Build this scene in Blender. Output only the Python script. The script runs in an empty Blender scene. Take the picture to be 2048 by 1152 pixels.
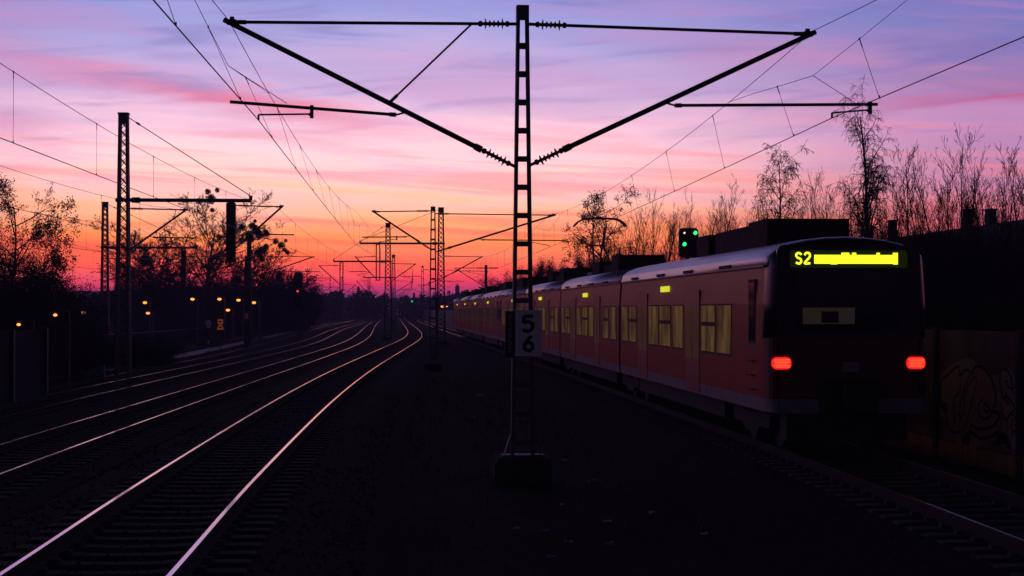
import bpy, math, random
from mathutils import Vector, Matrix
R = math.radians
scene = bpy.context.scene
COL = scene.collection

# ------------------------------------------------------------------ camera
FPX, HX, HY, EYE = 3316.0, 775.0, 620.0, 2.34      # focal length in px of a 2048 frame, vanishing point of the track, eye height
YAW = math.atan((1024 - HX) / FPX); PIT = math.atan((HY - 576) / FPX)
FWD = Vector((math.sin(YAW) * math.cos(PIT), math.cos(YAW) * math.cos(PIT), math.sin(PIT)))
RGT = Vector((math.cos(YAW), -math.sin(YAW), 0)); UPV = RGT.cross(FWD)
camd = bpy.data.cameras.new('camera'); cam = bpy.data.objects.new('camera', camd); COL.objects.link(cam)
camd.sensor_width = 36; camd.lens = FPX / 2048 * 36; camd.clip_start = 0.2; camd.clip_end = 6000
cam.matrix_world = Matrix(((RGT.x, UPV.x, -FWD.x, 0), (RGT.y, UPV.y, -FWD.y, 0), (RGT.z, UPV.z, -FWD.z, EYE), (0, 0, 0, 1)))
scene.camera = cam

def ray(px, py): return FWD + RGT * ((px - 1024) / FPX) + UPV * ((576 - py) / FPX)
def atY(px, py, Y):
    d = ray(px, py); t = Y / d.y; return Vector((d.x * t, Y, EYE + d.z * t))
def atX(px, py, X):
    d = ray(px, py); t = X / d.x; return Vector((X, d.y * t, EYE + d.z * t))
def atZ(px, py, z):
    d = ray(px, py); t = (z - EYE) / d.z; return Vector((d.x * t, d.y * t, z))

def lin(r, g, b):
    f = lambda c: (c / 255 / 12.92) if c / 255 <= 0.04045 else ((c / 255 + 0.055) / 1.055) ** 2.4
    return (f(r), f(g), f(b), 1)

# ------------------------------------------------------------------ sky
W = bpy.data.worlds.new('World'); scene.world = W; W.use_nodes = True
nt = W.node_tree; nt.nodes.clear()
def N(t, **kw):
    n = nt.nodes.new(t)
    for k, v in kw.items(): setattr(n, k, v)
    return n
def L(a, b): nt.links.new(a, b)
def M(op, a, b=None, c=None, clamp=False):
    n = N('ShaderNodeMath', operation=op, use_clamp=clamp)
    for i, v in enumerate((a, b, c)):
        if v is None: continue
        if isinstance(v, (int, float)): n.inputs[i].default_value = v
        else: L(v, n.inputs[i])
    return n.outputs[0]
def smooth(v, a, b, lo, hi):
    n = N('ShaderNodeMapRange', interpolation_type='SMOOTHSTEP'); L(v, n.inputs[0])
    for i, x in enumerate((a, b, lo, hi)): n.inputs[i + 1].default_value = x
    return n.outputs[0]
def ramp(fac, stops):
    n = N('ShaderNodeValToRGB'); cr = n.color_ramp; cr.interpolation = 'EASE' if False else 'LINEAR'
    while len(cr.elements) < len(stops): cr.elements.new(0.5)
    for e, (p, c) in zip(cr.elements, stops): e.position = p; e.color = c
    L(fac, n.inputs[0]); return n.outputs[0]
def mixc(fac, a, b, bt='MIX'):
    n = N('ShaderNodeMix', data_type='RGBA', blend_type=bt); n.clamp_factor = True
    for i, v in ((0, fac), (6, a), (7, b)):
        if isinstance(v, (int, float)): n.inputs[i].default_value = v
        elif isinstance(v, tuple): n.inputs[i].default_value = v
        else: L(v, n.inputs[i])
    return n.outputs[2]
tc = N('ShaderNodeTexCoord'); sp = N('ShaderNodeSeparateXYZ'); L(tc.outputs['Generated'], sp.inputs[0])
elev = M('ARCSINE', sp.outputs[2]); az = M('ARCTAN2', sp.outputs[0], sp.outputs[1])
cv = N('ShaderNodeCombineXYZ'); L(M('MULTIPLY', az, 3.0), cv.inputs[0]); L(M('ADD', M('MULTIPLY', elev, 34.0), M('MULTIPLY', az, 2.6)), cv.inputs[1])
n1 = N('ShaderNodeTexNoise'); n1.inputs['Scale'].default_value = 1.0; n1.inputs['Detail'].default_value = 6; n1.inputs['Roughness'].default_value = .55; n1.inputs['Distortion'].default_value = .7
L(cv.outputs[0], n1.inputs['Vector'])
cv2 = N('ShaderNodeCombineXYZ'); L(M('MULTIPLY', az, 7.0), cv2.inputs[0]); L(M('ADD', M('MULTIPLY', elev, 75.0), M('MULTIPLY', az, -4.0)), cv2.inputs[1]); cv2.inputs[2].default_value = 3.7
n2 = N('ShaderNodeTexNoise'); n2.inputs['Scale'].default_value = 1.0; n2.inputs['Detail'].default_value = 5; n2.inputs['Distortion'].default_value = 1.0
L(cv2.outputs[0], n2.inputs['Vector'])
c1 = M('SUBTRACT', n1.outputs[0], .5); c2 = M('SUBTRACT', n2.outputs[0], .5)
warp = M('MULTIPLY', M('ADD', M('MULTIPLY', c1, .8), M('MULTIPLY', c2, .35)), smooth(elev, .0, .09, .022, .085))
ew = M('ADD', elev, warp)
fac = M('DIVIDE', ew, 0.4, clamp=True)
E = lambda y: max(0, (620 - y) / FPX / 0.4)
def lc(r, g, b, k=1.0): c = lin(r, g, b); return (c[0] * k, c[1] * k, c[2] * k, 1)
mid = ramp(fac, [(0, lc(90, 40, 96, 1.5)), (E(600), lc(120, 48, 108, 1.9)), (E(584), lc(190, 54, 108, 2.1)), (E(566), lc(246, 54, 84, 1.95)), (E(546), lc(255, 80, 70, 1.85)), (E(515), lc(255, 112, 64, 1.6)),
                 (E(475), lc(255, 146, 82, 1.45)), (E(430), lc(255, 176, 134, 1.5)), (E(375), lc(255, 194, 182, 1.46)), (E(320), lc(255, 200, 206, 1.40)), (E(255), lc(240, 194, 218, 1.22)), (E(180), lc(206, 180, 224, 1.14)),
                 (E(90), lc(174, 168, 226, 1.05)), (E(0), lin(152, 158, 228)), (.75, lin(96, 104, 178)), (1, lin(70, 84, 150))])
side = ramp(fac, [(0, lc(60, 30, 70, 1.2)), (E(590), lc(110, 38, 74, 1.5)), (E(550), lc(184, 48, 68, 1.5)), (E(500), lc(208, 68, 76, 1.35)), (E(455), lc(212, 98, 110, 1.25)), (E(410), lc(208, 122, 152, 1.18)), (E(340), lc(196, 138, 182, 1.1)),
                  (E(250), lc(196, 146, 198, 1.05)), (E(190), lin(168, 130, 188)), (E(100), lin(136, 128, 196)), (E(0), lin(116, 124, 200)), (.75, lin(72, 84, 150)), (1, lin(56, 70, 130))])
aa = M('ABSOLUTE', M('ADD', az, 0.03))
sky = mixc(smooth(aa, .1, .4, 0, 1), mid, side)
back = ramp(fac, [(0, lin(84, 80, 108)), (.2, lin(112, 108, 146)), (.6, lin(92, 102, 160)), (1, lin(62, 76, 140))])
sky = mixc(smooth(aa, .9, 2.1, 0, 1), sky, back)
# pink undersides of thin cloud: broad streaks plus two long ones
def streak(a0, e0, slope, wa, we, skew=0.0):
    da = M('SUBTRACT', az, a0); de = M('SUBTRACT', M('SUBTRACT', elev, e0), M('MULTIPLY', da, slope)); de = M('ADD', de, M('MULTIPLY', c2, .03))
    return M('EXPONENT', M('MULTIPLY', M('ADD', M('POWER', M('DIVIDE', da, wa), 2), M('POWER', M('DIVIDE', de, we), 2)), -1))
s1 = streak(-.085, .1245, -.17, .075, .0075); s2 = streak(.40, .122, 0.0, .11, .005); s3 = streak(-.2, .142, -.2, .06, .010); s4 = streak(.06, .146, -.05, .10, .009)
sky = mixc(M('MULTIPLY', s1, .85), sky, lin(255, 128, 158)); sky = mixc(M('MULTIPLY', s2, .8), sky, lin(208, 92, 138))
sky = mixc(M('MULTIPLY', s3, .45), sky, lin(226, 140, 186)); sky = mixc(M('MULTIPLY', s4, .3), sky, lin(226, 150, 196))
wisp = M('MULTIPLY', smooth(n1.outputs[0], .46, .68, 0, 1), smooth(elev, .03, .1, .24, .36))
sky = mixc(wisp, sky, lin(250, 150, 182))
n3 = N('ShaderNodeTexNoise'); n3.inputs['Scale'].default_value = 1.0; n3.inputs['Detail'].default_value = 4; n3.inputs['Distortion'].default_value = .6
cv3 = N('ShaderNodeCombineXYZ'); L(M('MULTIPLY', az, 5.0), cv3.inputs[0]); L(M('ADD', M('MULTIPLY', elev, 120.0), M('MULTIPLY', az, 5.0)), cv3.inputs[1]); cv3.inputs[2].default_value = 8.2; L(cv3.outputs[0], n3.inputs['Vector'])
lowb = M('MULTIPLY', smooth(n3.outputs[0], .46, .68, 0, .62), M('MULTIPLY', smooth(elev, .015, .04, 0, 1), smooth(elev, .085, .13, 1, 0)))
sky = mixc(lowb, sky, mixc(smooth(elev, .035, .08, 0, 1), lc(250, 88, 70, 1.25), lc(255, 150, 160, 1.15)))
dk = M('MULTIPLY', smooth(n2.outputs[0], .5, .72, 0, 1), smooth(elev, .05, .15, .08, .40))
sky = mixc(dk, sky, lin(136, 116, 184))
dim = M('MULTIPLY', smooth(elev, .19, .80, 1.0, .022), M('MULTIPLY', smooth(aa, .4, 2.3, 1.0, .18), M('ADD', 1.0, M('MULTIPLY', M('MULTIPLY', smooth(az, -2.7, -2.0, 0, 1), smooth(az, -1.0, -.5, 1, 0)), .75))))  # left sky outside the view brightened, added to light the graffiti barrier
sky = mixc(1.0, sky, dim, 'MULTIPLY')
sky = mixc(smooth(elev, -.03, 0, 1, 0), sky, (.004, .003, .006, 1))
bg = N('ShaderNodeBackground'); L(sky, bg.inputs[0]); bg.inputs[1].default_value = 1.0
wo = N('ShaderNodeOutputWorld'); L(bg.outputs[0], wo.inputs[0])
W.cycles.sampling_method = 'MANUAL'; W.cycles.sample_map_resolution = 1024

vs = scene.view_settings; vs.view_transform = 'Standard'; vs.look = 'None'; vs.exposure = 0; vs.gamma = 1; vs.use_curve_mapping = False
scene.cycles.volume_bounces = 0; scene.cycles.max_bounces = 6; scene.cycles.use_denoising = True
scene.cycles.volume_step_rate = 1.0

# ------------------------------------------------------------------ materials
def mat(name, col, rough=.7, metal=0.0, var=.25, scale=6.0, bump=0.0, bscale=None, spec=.5, col2=None, emit=None, es=1.0, coat=0.0, stretch=None, evar=0.0):
    m = bpy.data.materials.new(name); m.use_nodes = True; t = m.node_tree; b = t.nodes['Principled BSDF']
    b.inputs['Roughness'].default_value = rough; b.inputs['Metallic'].default_value = metal; b.inputs['Specular IOR Level'].default_value = spec
    b.inputs['Coat Weight'].default_value = coat; b.inputs['Coat Roughness'].default_value = .12
    tcn = t.nodes.new('ShaderNodeTexCoord'); src = tcn.outputs['Object']
    if stretch:
        mp = t.nodes.new('ShaderNodeMapping'); mp.inputs['Scale'].default_value = stretch; t.links.new(src, mp.inputs[0]); src = mp.outputs[0]
    nz = t.nodes.new('ShaderNodeTexNoise'); nz.inputs['Scale'].default_value = scale; nz.inputs['Detail'].default_value = 6; nz.inputs['Roughness'].default_value = .6
    t.links.new(src, nz.inputs['Vector'])
    rp = t.nodes.new('ShaderNodeValToRGB'); rp.color_ramp.elements[0].position = .32; rp.color_ramp.elements[1].position = .68
    c2 = col2 or tuple(min(1, c * (1 + var)) for c in col)
    rp.color_ramp.elements[0].color = (*[c * (1 - var) for c in col], 1); rp.color_ramp.elements[1].color = (*c2, 1)
    t.links.new(nz.outputs[0], rp.inputs[0]); t.links.new(rp.outputs[0], b.inputs['Base Color'])
    if bump:
        n2 = t.nodes.new('ShaderNodeTexNoise'); n2.inputs['Scale'].default_value = bscale or scale * 4; n2.inputs['Detail'].default_value = 5
        t.links.new(tcn.outputs['Object'], n2.inputs['Vector']); bp = t.nodes.new('ShaderNodeBump'); bp.inputs['Strength'].default_value = bump; bp.inputs['Distance'].default_value = .05
        t.links.new(n2.outputs[0], bp.inputs['Height']); t.links.new(bp.outputs[0], b.inputs['Normal'])
    if emit:
        b.inputs['Emission Color'].default_value = (*emit, 1); b.inputs['Emission Strength'].default_value = es
        if evar:
            ev = t.nodes.new('ShaderNodeTexNoise'); ev.inputs['Scale'].default_value = 1.0; ev.inputs['Detail'].default_value = 3; mp2 = t.nodes.new('ShaderNodeMapping'); mp2.inputs['Scale'].default_value = (1, 2.6, 1.3)
            t.links.new(tcn.outputs['Object'], mp2.inputs[0]); t.links.new(mp2.outputs[0], ev.inputs['Vector']); mr = t.nodes.new('ShaderNodeMapRange'); mr.inputs[1].default_value = .3; mr.inputs[2].default_value = .7; mr.inputs[3].default_value = es * (1 - evar); mr.inputs[4].default_value = es * (1 + evar * .4)
            t.links.new(ev.outputs[0], mr.inputs[0]); t.links.new(mr.outputs[0], b.inputs['Emission Strength'])
    return m
MT = dict(
    steel=mat('galvanised_steel', (.10, .10, .105), .6, .3, .3, 5, .1),
    darksteel=mat('dark_painted_steel', (.045, .045, .05), .6, 0, .3, 6, .1),
    wire=mat('copper_wire', (.05, .04, .035), .5, .6, .2, 3),
    insul=mat('brown_porcelain', (.05, .025, .018), .25, 0, .2, 8),
    railtop=mat('polished_rail', (.80, .56, .62), .13, 1.0, .08, 2.0, 0, stretch=(4, .2, 4)),  # pink tint put into the metal to redden the sky it reflects
    railside=mat('rusty_rail', (.022, .013, .010), .95, 0, .4, 9, .3),
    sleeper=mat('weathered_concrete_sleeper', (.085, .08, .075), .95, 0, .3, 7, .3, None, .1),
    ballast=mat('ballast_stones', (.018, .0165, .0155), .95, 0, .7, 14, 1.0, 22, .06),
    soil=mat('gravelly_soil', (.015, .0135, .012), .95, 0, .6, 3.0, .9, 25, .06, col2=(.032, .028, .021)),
    path=mat('worn_concrete', (.22, .22, .23), .6, 0, .25, 3, .2),
    concrete=mat('concrete', (.05, .048, .045), .95, 0, .45, 4, .5, 20, .1),
    signwhite=mat('white_enamel', (.78, .78, .80), .45, 0, .08, 6, col2=(.82, .82, .84)),
    signblack=mat('black_paint', (.012, .012, .012), .5, 0, .2, 6),
    signred=mat('red_paint_sign', (.5, .05, .03), .5, 0, .2, 6),
    scribble=mat('pale_spray_paint', (.4, .4, .42), .6, 0, .3, 12),
    red=mat('red_train_paint', (.27, .013, .009), .45, 0, .22, 1.6, 0, spec=.14, coat=.03, col2=(.33, .018, .012), stretch=(1, .4, 1)),
    darkred=mat('dark_red_paint', (.10, .010, .009), .5, 0, .3, 3),  # darker red than the carriage sides, for the lower cab front
    maskblack=mat('black_cab_mask', (.014, .014, .018), .3, 0, .2, 4),
    band=mat('pale_grey_band', (.22, .21, .23), .5, 0, .2, 3),
    roofsil=mat('silver_roof', (.46, .46, .50), .40, .75, .16, 1.4, .05, 8, stretch=(1, .3, 1)),
    rubber=mat('black_rubber', (.012, .012, .013), .8, 0, .3, 8),
    bogie=mat('grimy_bogie', (.025, .022, .02), .9, 0, .4, 8),
    boxgrey=mat('grey_roof_box', (.05, .036, .034), .9, 0, .25, 3, spec=.08),
    boxdark=mat('black_roof_box', (.016, .015, .015), .9, 0, .3, 3, spec=.08),
    doorgrey=mat('door_paint', (.25, .035, .035), .4, 0, .15, 3, coat=.2),
    pane=mat('lit_window', (.05, .04, .02), .12, 0, .3, 2.0, emit=(.20, .108, .040), es=.32, evar=.8),
    paneoff=mat('dim_window', (.05, .04, .035), .12, 0, .3, 2.0, emit=(.06, .03, .02), es=.25),
    panedoor=mat('dim_door_glass', (.04, .035, .03), .12, 0, .3, 2, emit=(.09, .04, .022), es=.3),
    screen=mat('windscreen_glass', (.012, .016, .03), .08, 0, .2, 3),
    cabglow=mat('cab_interior_blind', (.08, .07, .055), .6, 0, .25, 4, emit=(.03, .022, .015), es=.4),
    led=mat('yellow_led', (.2, .2, .02), .5, 0, .1, 30, emit=(.85, 1.0, .02), es=1.5),
    ledback=mat('led_backing', (.02, .03, .01), .5, 0, .2, 20, emit=(.10, .13, .005), es=.06),
    ledside=mat('yellow_side_led', (.2, .2, .02), .5, 0, .1, 30, emit=(.62, .70, .02), es=1.0),
    tail=mat('red_tail_lamp', (.3, .01, .01), .3, 0, .1, 12, emit=(1.0, .014, .016), es=1.0),
    tailcore=mat('hot_lamp_core', (.4, .05, .03), .3, 0, .1, 12, emit=(1.0, .12, .04), es=1.5),
    sodium=mat('sodium_lamp', (.8, .5, .2), .4, 0, .05, 9, emit=(1.0, .30, .05), es=2.2),
    sodiumdim=mat('far_sodium_lamp', (.8, .5, .2), .4, 0, .05, 9, emit=(1.0, .36, .08), es=1.5),
    green=mat('green_signal_lamp', (.1, .5, .3), .4, 0, .05, 9, emit=(.02, 1.0, .24), es=1.7),
    redlamp=mat('red_signal_lamp', (.5, .1, .1), .4, 0, .05, 9, emit=(1.0, .04, .06), es=3.0),
    white=mat('white_signal_lamp', (.5, .5, .4), .4, 0, .05, 9, emit=(1.0, .8, .5), es=1.6),
    bark=mat('bark', (.022, .018, .016), .95, 0, .35, 9, .5),
    twig=mat('twigs', (.016, .012, .011), .95, 0, .3, 5),
    birch=mat('birch_bark', (.07, .062, .06), .85, 0, .7, 7, .2),
    leaf=mat('withered_leaves', (.025, .016, .010), .8, 0, .35, 3),
    evergreen=mat('dark_evergreen', (.028, .038, .02), .8, 0, .35, 3),
    mist=mat('mistletoe', (.016, .018, .009), .8, 0, .3, 3),
    bramble=mat('dry_bramble', (.07, .045, .032), .9, 0, .35, 3),
    grass=mat('dry_grass', (.085, .075, .04), .9, 0, .35, 3),
    hill=mat('wooded_hill', (.03, .03, .026), 1, 0, .4, .05, 1, .2, .1),
    brick=mat('dark_brick', (.03, .018, .015), .9, 0, .35, 5, .3),
    tile=mat('dark_roof_tiles', (.014, .012, .012), .85, 0, .3, 5, .4),
    wallp=mat('grimy_barrier_panel', (.32, .27, .20), .85, 0, .3, 1.2, .2, 14, stretch=(1, 1, .4)),  # base tone raised to carry light from an unseen lamp behind the camera
    wallbase=mat('lamplit_orange_plinth', (.52, .32, .12), .9, 0, .3, 1.6, .3, 12, stretch=(1, 3, .3)),  # orange of warm lamplight put into the plinth colour
    greypanel=mat('grey_barrier_panel', (.026, .026, .042), .9, 0, .25, 1.4, .05, 20, .08),
    graf=mat('lightened_pink_graffiti', (.78, .64, .53), .7, 0, .18, 2.2, col2=(.80, .60, .42)),  # fill colour lightened in place of lamplight on the barrier
    halo=mat('lightened_ground_paint', (.60, .55, .50), .8, 0, .2, 2.4),  # pale surround of the graffiti, lightened to look lamplit
    paper=mat('crumpled_paper', (.62, .60, .62), .8, 0, .15, 20),
    bluep=mat('bluish_plastic', (.22, .28, .5), .4, 0, .15, 20),
)

# ------------------------------------------------------------------ mesh helpers
def base_of(o):
    b = Vector((0, 0, 0))
    while o is not None: b += o.location; o = o.parent
    return b
class MB:
    def __init__(s): s.v = []; s.f = []; s.mi = []; s.m = 0
    def add(s, vs, fs):
        k = len(s.v); s.v += [tuple(p) for p in vs]; s.f += [tuple(i + k for i in f) for f in fs]; s.mi += [s.m] * len(fs); return s
    def box(s, c, sz, ax=None):
        c = Vector(c); X, Y, Z = ax or (Vector((1, 0, 0)), Vector((0, 1, 0)), Vector((0, 0, 1)))
        a, b, d = X * sz[0] / 2, Y * sz[1] / 2, Z * sz[2] / 2
        return s.add([c - a - b - d, c + a - b - d, c + a + b - d, c - a + b - d, c - a - b + d, c + a - b + d, c + a + b + d, c - a + b + d],
                     [(0, 3, 2, 1), (4, 5, 6, 7), (0, 1, 5, 4), (1, 2, 6, 5), (2, 3, 7, 6), (3, 0, 4, 7)])
    def bb(s, x0, x1, y0, y1, z0, z1): return s.box(((x0 + x1) / 2, (y0 + y1) / 2, (z0 + z1) / 2), (x1 - x0, y1 - y0, z1 - z0))
    def bar(s, p0, p1, w, h):
        p0, p1 = Vector(p0), Vector(p1); d = p1 - p0; l = d.length; d.normalize()
        up = Vector((0, 1, 0)) if abs(d.y) < .9 else Vector((0, 0, 1)); x = d.cross(up).normalized(); y = x.cross(d)
        return s.box((p0 + p1) / 2, (w, h, l), (x, y, d))
    def poly(s, pts, rs, n=6, cap=True):
        pts = [Vector(p) for p in pts]
        if isinstance(rs, (int, float)): rs = [rs] * len(pts)
        k = len(s.v); px = None
        for i, p in enumerate(pts):
            d = (pts[min(i + 1, len(pts) - 1)] - pts[max(i - 1, 0)])
            if d.length < 1e-9: d = Vector((0, 0, 1))
            d.normalize()
            if px is None: px = d.cross(Vector((.31, .77, .12)) if abs(d.z) > .5 else Vector((0, 0, 1))).normalized()
            else:
                px = px - d * px.dot(d)
                px = px.normalized() if px.length > 1e-6 else d.orthogonal().normalized()
            y = d.cross(px)
            for j in range(n):
                a = 2 * math.pi * j / n; q = p + (px * math.cos(a) + y * math.sin(a)) * rs[i]; s.v.append((q.x, q.y, q.z))
        m = len(pts)
        for i in range(m - 1):
            for j in range(n):
                j2 = (j + 1) % n; s.f.append((k + i * n + j, k + i * n + j2, k + (i + 1) * n + j2, k + (i + 1) * n + j)); s.mi.append(s.m)
        if cap and n > 2:
            s.f.append(tuple(k + j for j in reversed(range(n)))); s.f.append(tuple(k + (m - 1) * n + j for j in range(n))); s.mi += [s.m] * 2
        return s
    def tube(s, p0, p1, r, n=8, r1=None): return s.poly([p0, p1], [r, r if r1 is None else r1], n)
    def lathe(s, p0, p1, prof, n=10):
        p0, p1 = Vector(p0), Vector(p1); return s.poly([p0.lerp(p1, t) for t, _ in prof], [r for _, r in prof], n)
    def loft(s, rings, closed=True, caps=True):
        n = len(rings[0]); k = len(s.v)
        for r in rings: s.v += [tuple(p) for p in r]
        for i in range(len(rings) - 1):
            for j in range(n if closed else n - 1):
                j2 = (j + 1) % n; s.f.append((k + i * n + j, k + i * n + j2, k + (i + 1) * n + j2, k + (i + 1) * n + j)); s.mi.append(s.m)
        if caps and closed:
            s.f.append(tuple(k + j for j in reversed(range(n)))); s.f.append(tuple(k + (len(rings) - 1) * n + j for j in range(n))); s.mi += [s.m] * 2
        return s
    def ball(s, c, r, nu=8, nv=6, sq=(1, 1, 1)):
        c = Vector(c); rings = []
        for i in range(nv + 1):
            t = math.pi * i / nv; rr = max(.02, math.sin(t)) * r
            rings.append([c + Vector((rr * math.cos(2 * math.pi * j / nu) * sq[0], rr * math.sin(2 * math.pi * j / nu) * sq[1], -math.cos(t) * r * sq[2])) for j in range(nu)])
        return s.loft(rings)
    def build(s, name, m, parent=None, smooth=False):
        me = bpy.data.meshes.new(name); b = base_of(parent) if parent else Vector((0, 0, 0))
        me.from_pydata([(x - b.x, y - b.y, z - b.z) for x, y, z in s.v], [], s.f)
        for mm in (m if isinstance(m, (list, tuple)) else [m]): me.materials.append(MT[mm])
        if any(s.mi): me.polygons.foreach_set('material_index', s.mi)
        if smooth: me.polygons.foreach_set('use_smooth', [True] * len(me.polygons))
        me.update(); o = bpy.data.objects.new(name, me); COL.objects.link(o)
        if parent: o.parent = parent
        return o
def tag(o, label, cat, group=None, kind=None):
    if label: o['label'] = label
    if cat: o['category'] = cat
    if group: o['group'] = group
    if kind: o['kind'] = kind
    return o
def thing(name, label, cat, loc=(0, 0, 0), group=None):
    o = bpy.data.objects.new(name, None); COL.objects.link(o); o.location = loc; o.empty_display_size = .3
    return tag(o, label, cat, group)
def structure(o): o['kind'] = 'structure'; return o
def dup(o, loc=None, rz=None, sc=None, label=None, group=None, parent=None):
    c = o.copy(); COL.objects.link(c)
    if parent: c.parent = parent
    if loc is not None: c.location = loc
    if rz is not None: c.rotation_euler = (0, 0, rz)
    if sc is not None: c.scale = sc if isinstance(sc, tuple) else (sc, sc, sc)
    if label: c['label'] = label
    if group: c['group'] = group
    for ch in list(o.children): dup(ch, parent=c)
    return c
def lerp(a, b, t): return a + (b - a) * t
def sstep(a, b, x):
    t = max(0, min(1, (x - a) / (b - a))); return t * t * (3 - 2 * t)
def catmull(pts, k=6):
    P = [Vector(p) for p in pts]; out = []
    for i in range(len(P) - 1):
        p0, p1, p2, p3 = P[max(i - 1, 0)], P[i], P[i + 1], P[min(i + 2, len(P) - 1)]
        for j in range(k):
            t = j / k; out.append(.5 * ((2 * p1) + (p2 - p0) * t + (2 * p0 - 5 * p1 + 4 * p2 - p3) * t * t + (3 * p1 - p0 - 3 * p2 + p3) * t ** 3))
    out.append(P[-1]); return out

# ------------------------------------------------------------------ tracks
ZK = [-.14, 0.0, -.22, -.38, -.62, -.86]
def rise(Y): return 7.5 * ((Y - 350) / 1050) ** 1.6 if Y > 350 else 0.0
def zrail(k, Y): return lerp(ZK[k], -.32, sstep(60, 280, Y)) + rise(Y)
TRK = [  # image points of the centre line (px, py) near, (px, Y) far
    (None, None),
    ([(166, 1152), (383, 971), (609, 800), (704, 740), (781, 700), (817, 681.5), (830, 669), (824, 657), (812, 645)], [(808, 400), (801, 550), (794, 800), (788, 1400)]),
    ([(76, 890), (352, 800), (495, 754), (604, 720), (700, 687), (727, 670), (741, 652)], [(757, 450), (765, 650), (771, 1000), (774, 1400)]),
    ([(50, 810), (136, 791), (250, 766.6), (487, 716), (588, 693), (637, 677), (675, 659), (714, 642)], [(744, 450), (756, 650), (767, 1000), (772, 1400)]),
    ([(91, 767.5), (190, 751), (457, 700), (593, 665), (663, 649)], [(727, 450), (745, 650), (761, 1000), (769, 1400)]),
    ([(91, 740.5), (234, 719.5), (452, 682), (595, 656), (686, 638)], [(716, 450), (737, 650), (756, 1000), (767, 1400)]),
]
def track_points(k):
    if k == 0:
        return [(-20, 7.4), (10, 7.46), (18, 7.6), (28, 7.8), (40, 7.85), (150, 7.85), (300, 7.85), (420, 8.0), (550, 8.1), (800, 8.6), (1400, 11)]
    out = []
    for px, py in TRK[k][0]:
        z = ZK[k]
        for _ in range(25): p = atZ(px, py, z); z = .5 * z + .5 * zrail(k, min(p.y, 600))
        out.append((p.y, p.x))
    out.sort()
    far = [(Y, (px - HX) * Y / FPX) for px, Y in TRK[k][1]]
    out = [o for o in out if o[0] < far[0][0] - 60] + far
    (y0, x0), (y1, x1) = out[0], out[2]
    s = (x1 - x0) / (y1 - y0)
    return [(-20, x0 + s * (-20 - y0) * .8)] + out
TP = [track_points(k) for k in range(6)]
def _xt(k, Y):
    P = TP[k]
    if Y <= P[0][0]: return P[0][1]
    for i in range(len(P) - 1):
        if P[i][0] <= Y <= P[i + 1][0]:
            def sl(j):
                j0, j1 = max(j - 1, 0), min(j + 1, len(P) - 1); return (P[j1][1] - P[j0][1]) / (P[j1][0] - P[j0][0])
            h = P[i + 1][0] - P[i][0]; t = (Y - P[i][0]) / h; m0, m1 = sl(i) * h, sl(i + 1) * h
            return (2 * t ** 3 - 3 * t * t + 1) * P[i][1] + (t ** 3 - 2 * t * t + t) * m0 + (-2 * t ** 3 + 3 * t * t) * P[i + 1][1] + (t ** 3 - t * t) * m1
    return P[-1][1]
def xt(k, Y):
    w = max(1.5, min(abs(Y) * .12, 40)); return sum(_xt(k, Y + w * d) * g for d, g in ((-1, .15), (-.5, .22), (0, .26), (.5, .22), (1, .15)))
def tdir(k, Y):
    d = Vector((xt(k, Y + .5) - xt(k, Y - .5), 1.0, 0)); return d.normalized()
def ysteps(a, b):
    out = [a]
    while out[-1] < b: out.append(min(b, out[-1] + max(1.2, abs(out[-1]) * .022)))
    return out

# ------------------------------------------------------------------ ground
def ground_z(X, Y):
    near = lerp(-.62, -1.45, sstep(-4.0, -15, X)); near = lerp(near, -1.2, sstep(-22, -40, X))
    far = -1.0
    z = lerp(near, far, sstep(80, 300, Y)) + rise(min(Y, 1400))
    z += 2.5 * sstep(11.5, 15.0, X) * (1 - sstep(150, 320, Y))
    return z
g = MB(); xs = [-900, -600, -400, -260, -160, -100, -70, -50, -40] + [-34 + 2 * i for i in range(17)] + [0, 1, 2, 3, 4, 5, 6, 7, 8, 9, 10, 10.6, 11.2, 12, 13, 14, 15, 18, 24, 34, 50, 80, 130, 220, 400, 650, 900]
ys = [-60, -30, -10, 0, 4, 8] + [10 + 2 * i for i in range(45)] + [105, 120, 140, 170, 210, 260, 300, 330, 350, 370, 400, 440, 500, 570, 650, 750, 850, 1000, 1150, 1300, 1400, 1700, 2300]
rnd = random.Random(5)
for Y in ys:
    for X in xs: g.v.append((X, Y, ground_z(X, Y) + (rnd.uniform(-.05, .05) if abs(X) < 12 and Y < 90 else 0)))
for i in range(len(ys) - 1):
    for j in range(len(xs) - 1):
        a = i * len(xs) + j; g.f.append((a, a + 1, a + 1 + len(xs), a + len(xs))); g.mi.append(0)
structure(g.build('ground', 'soil', smooth=True))

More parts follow.
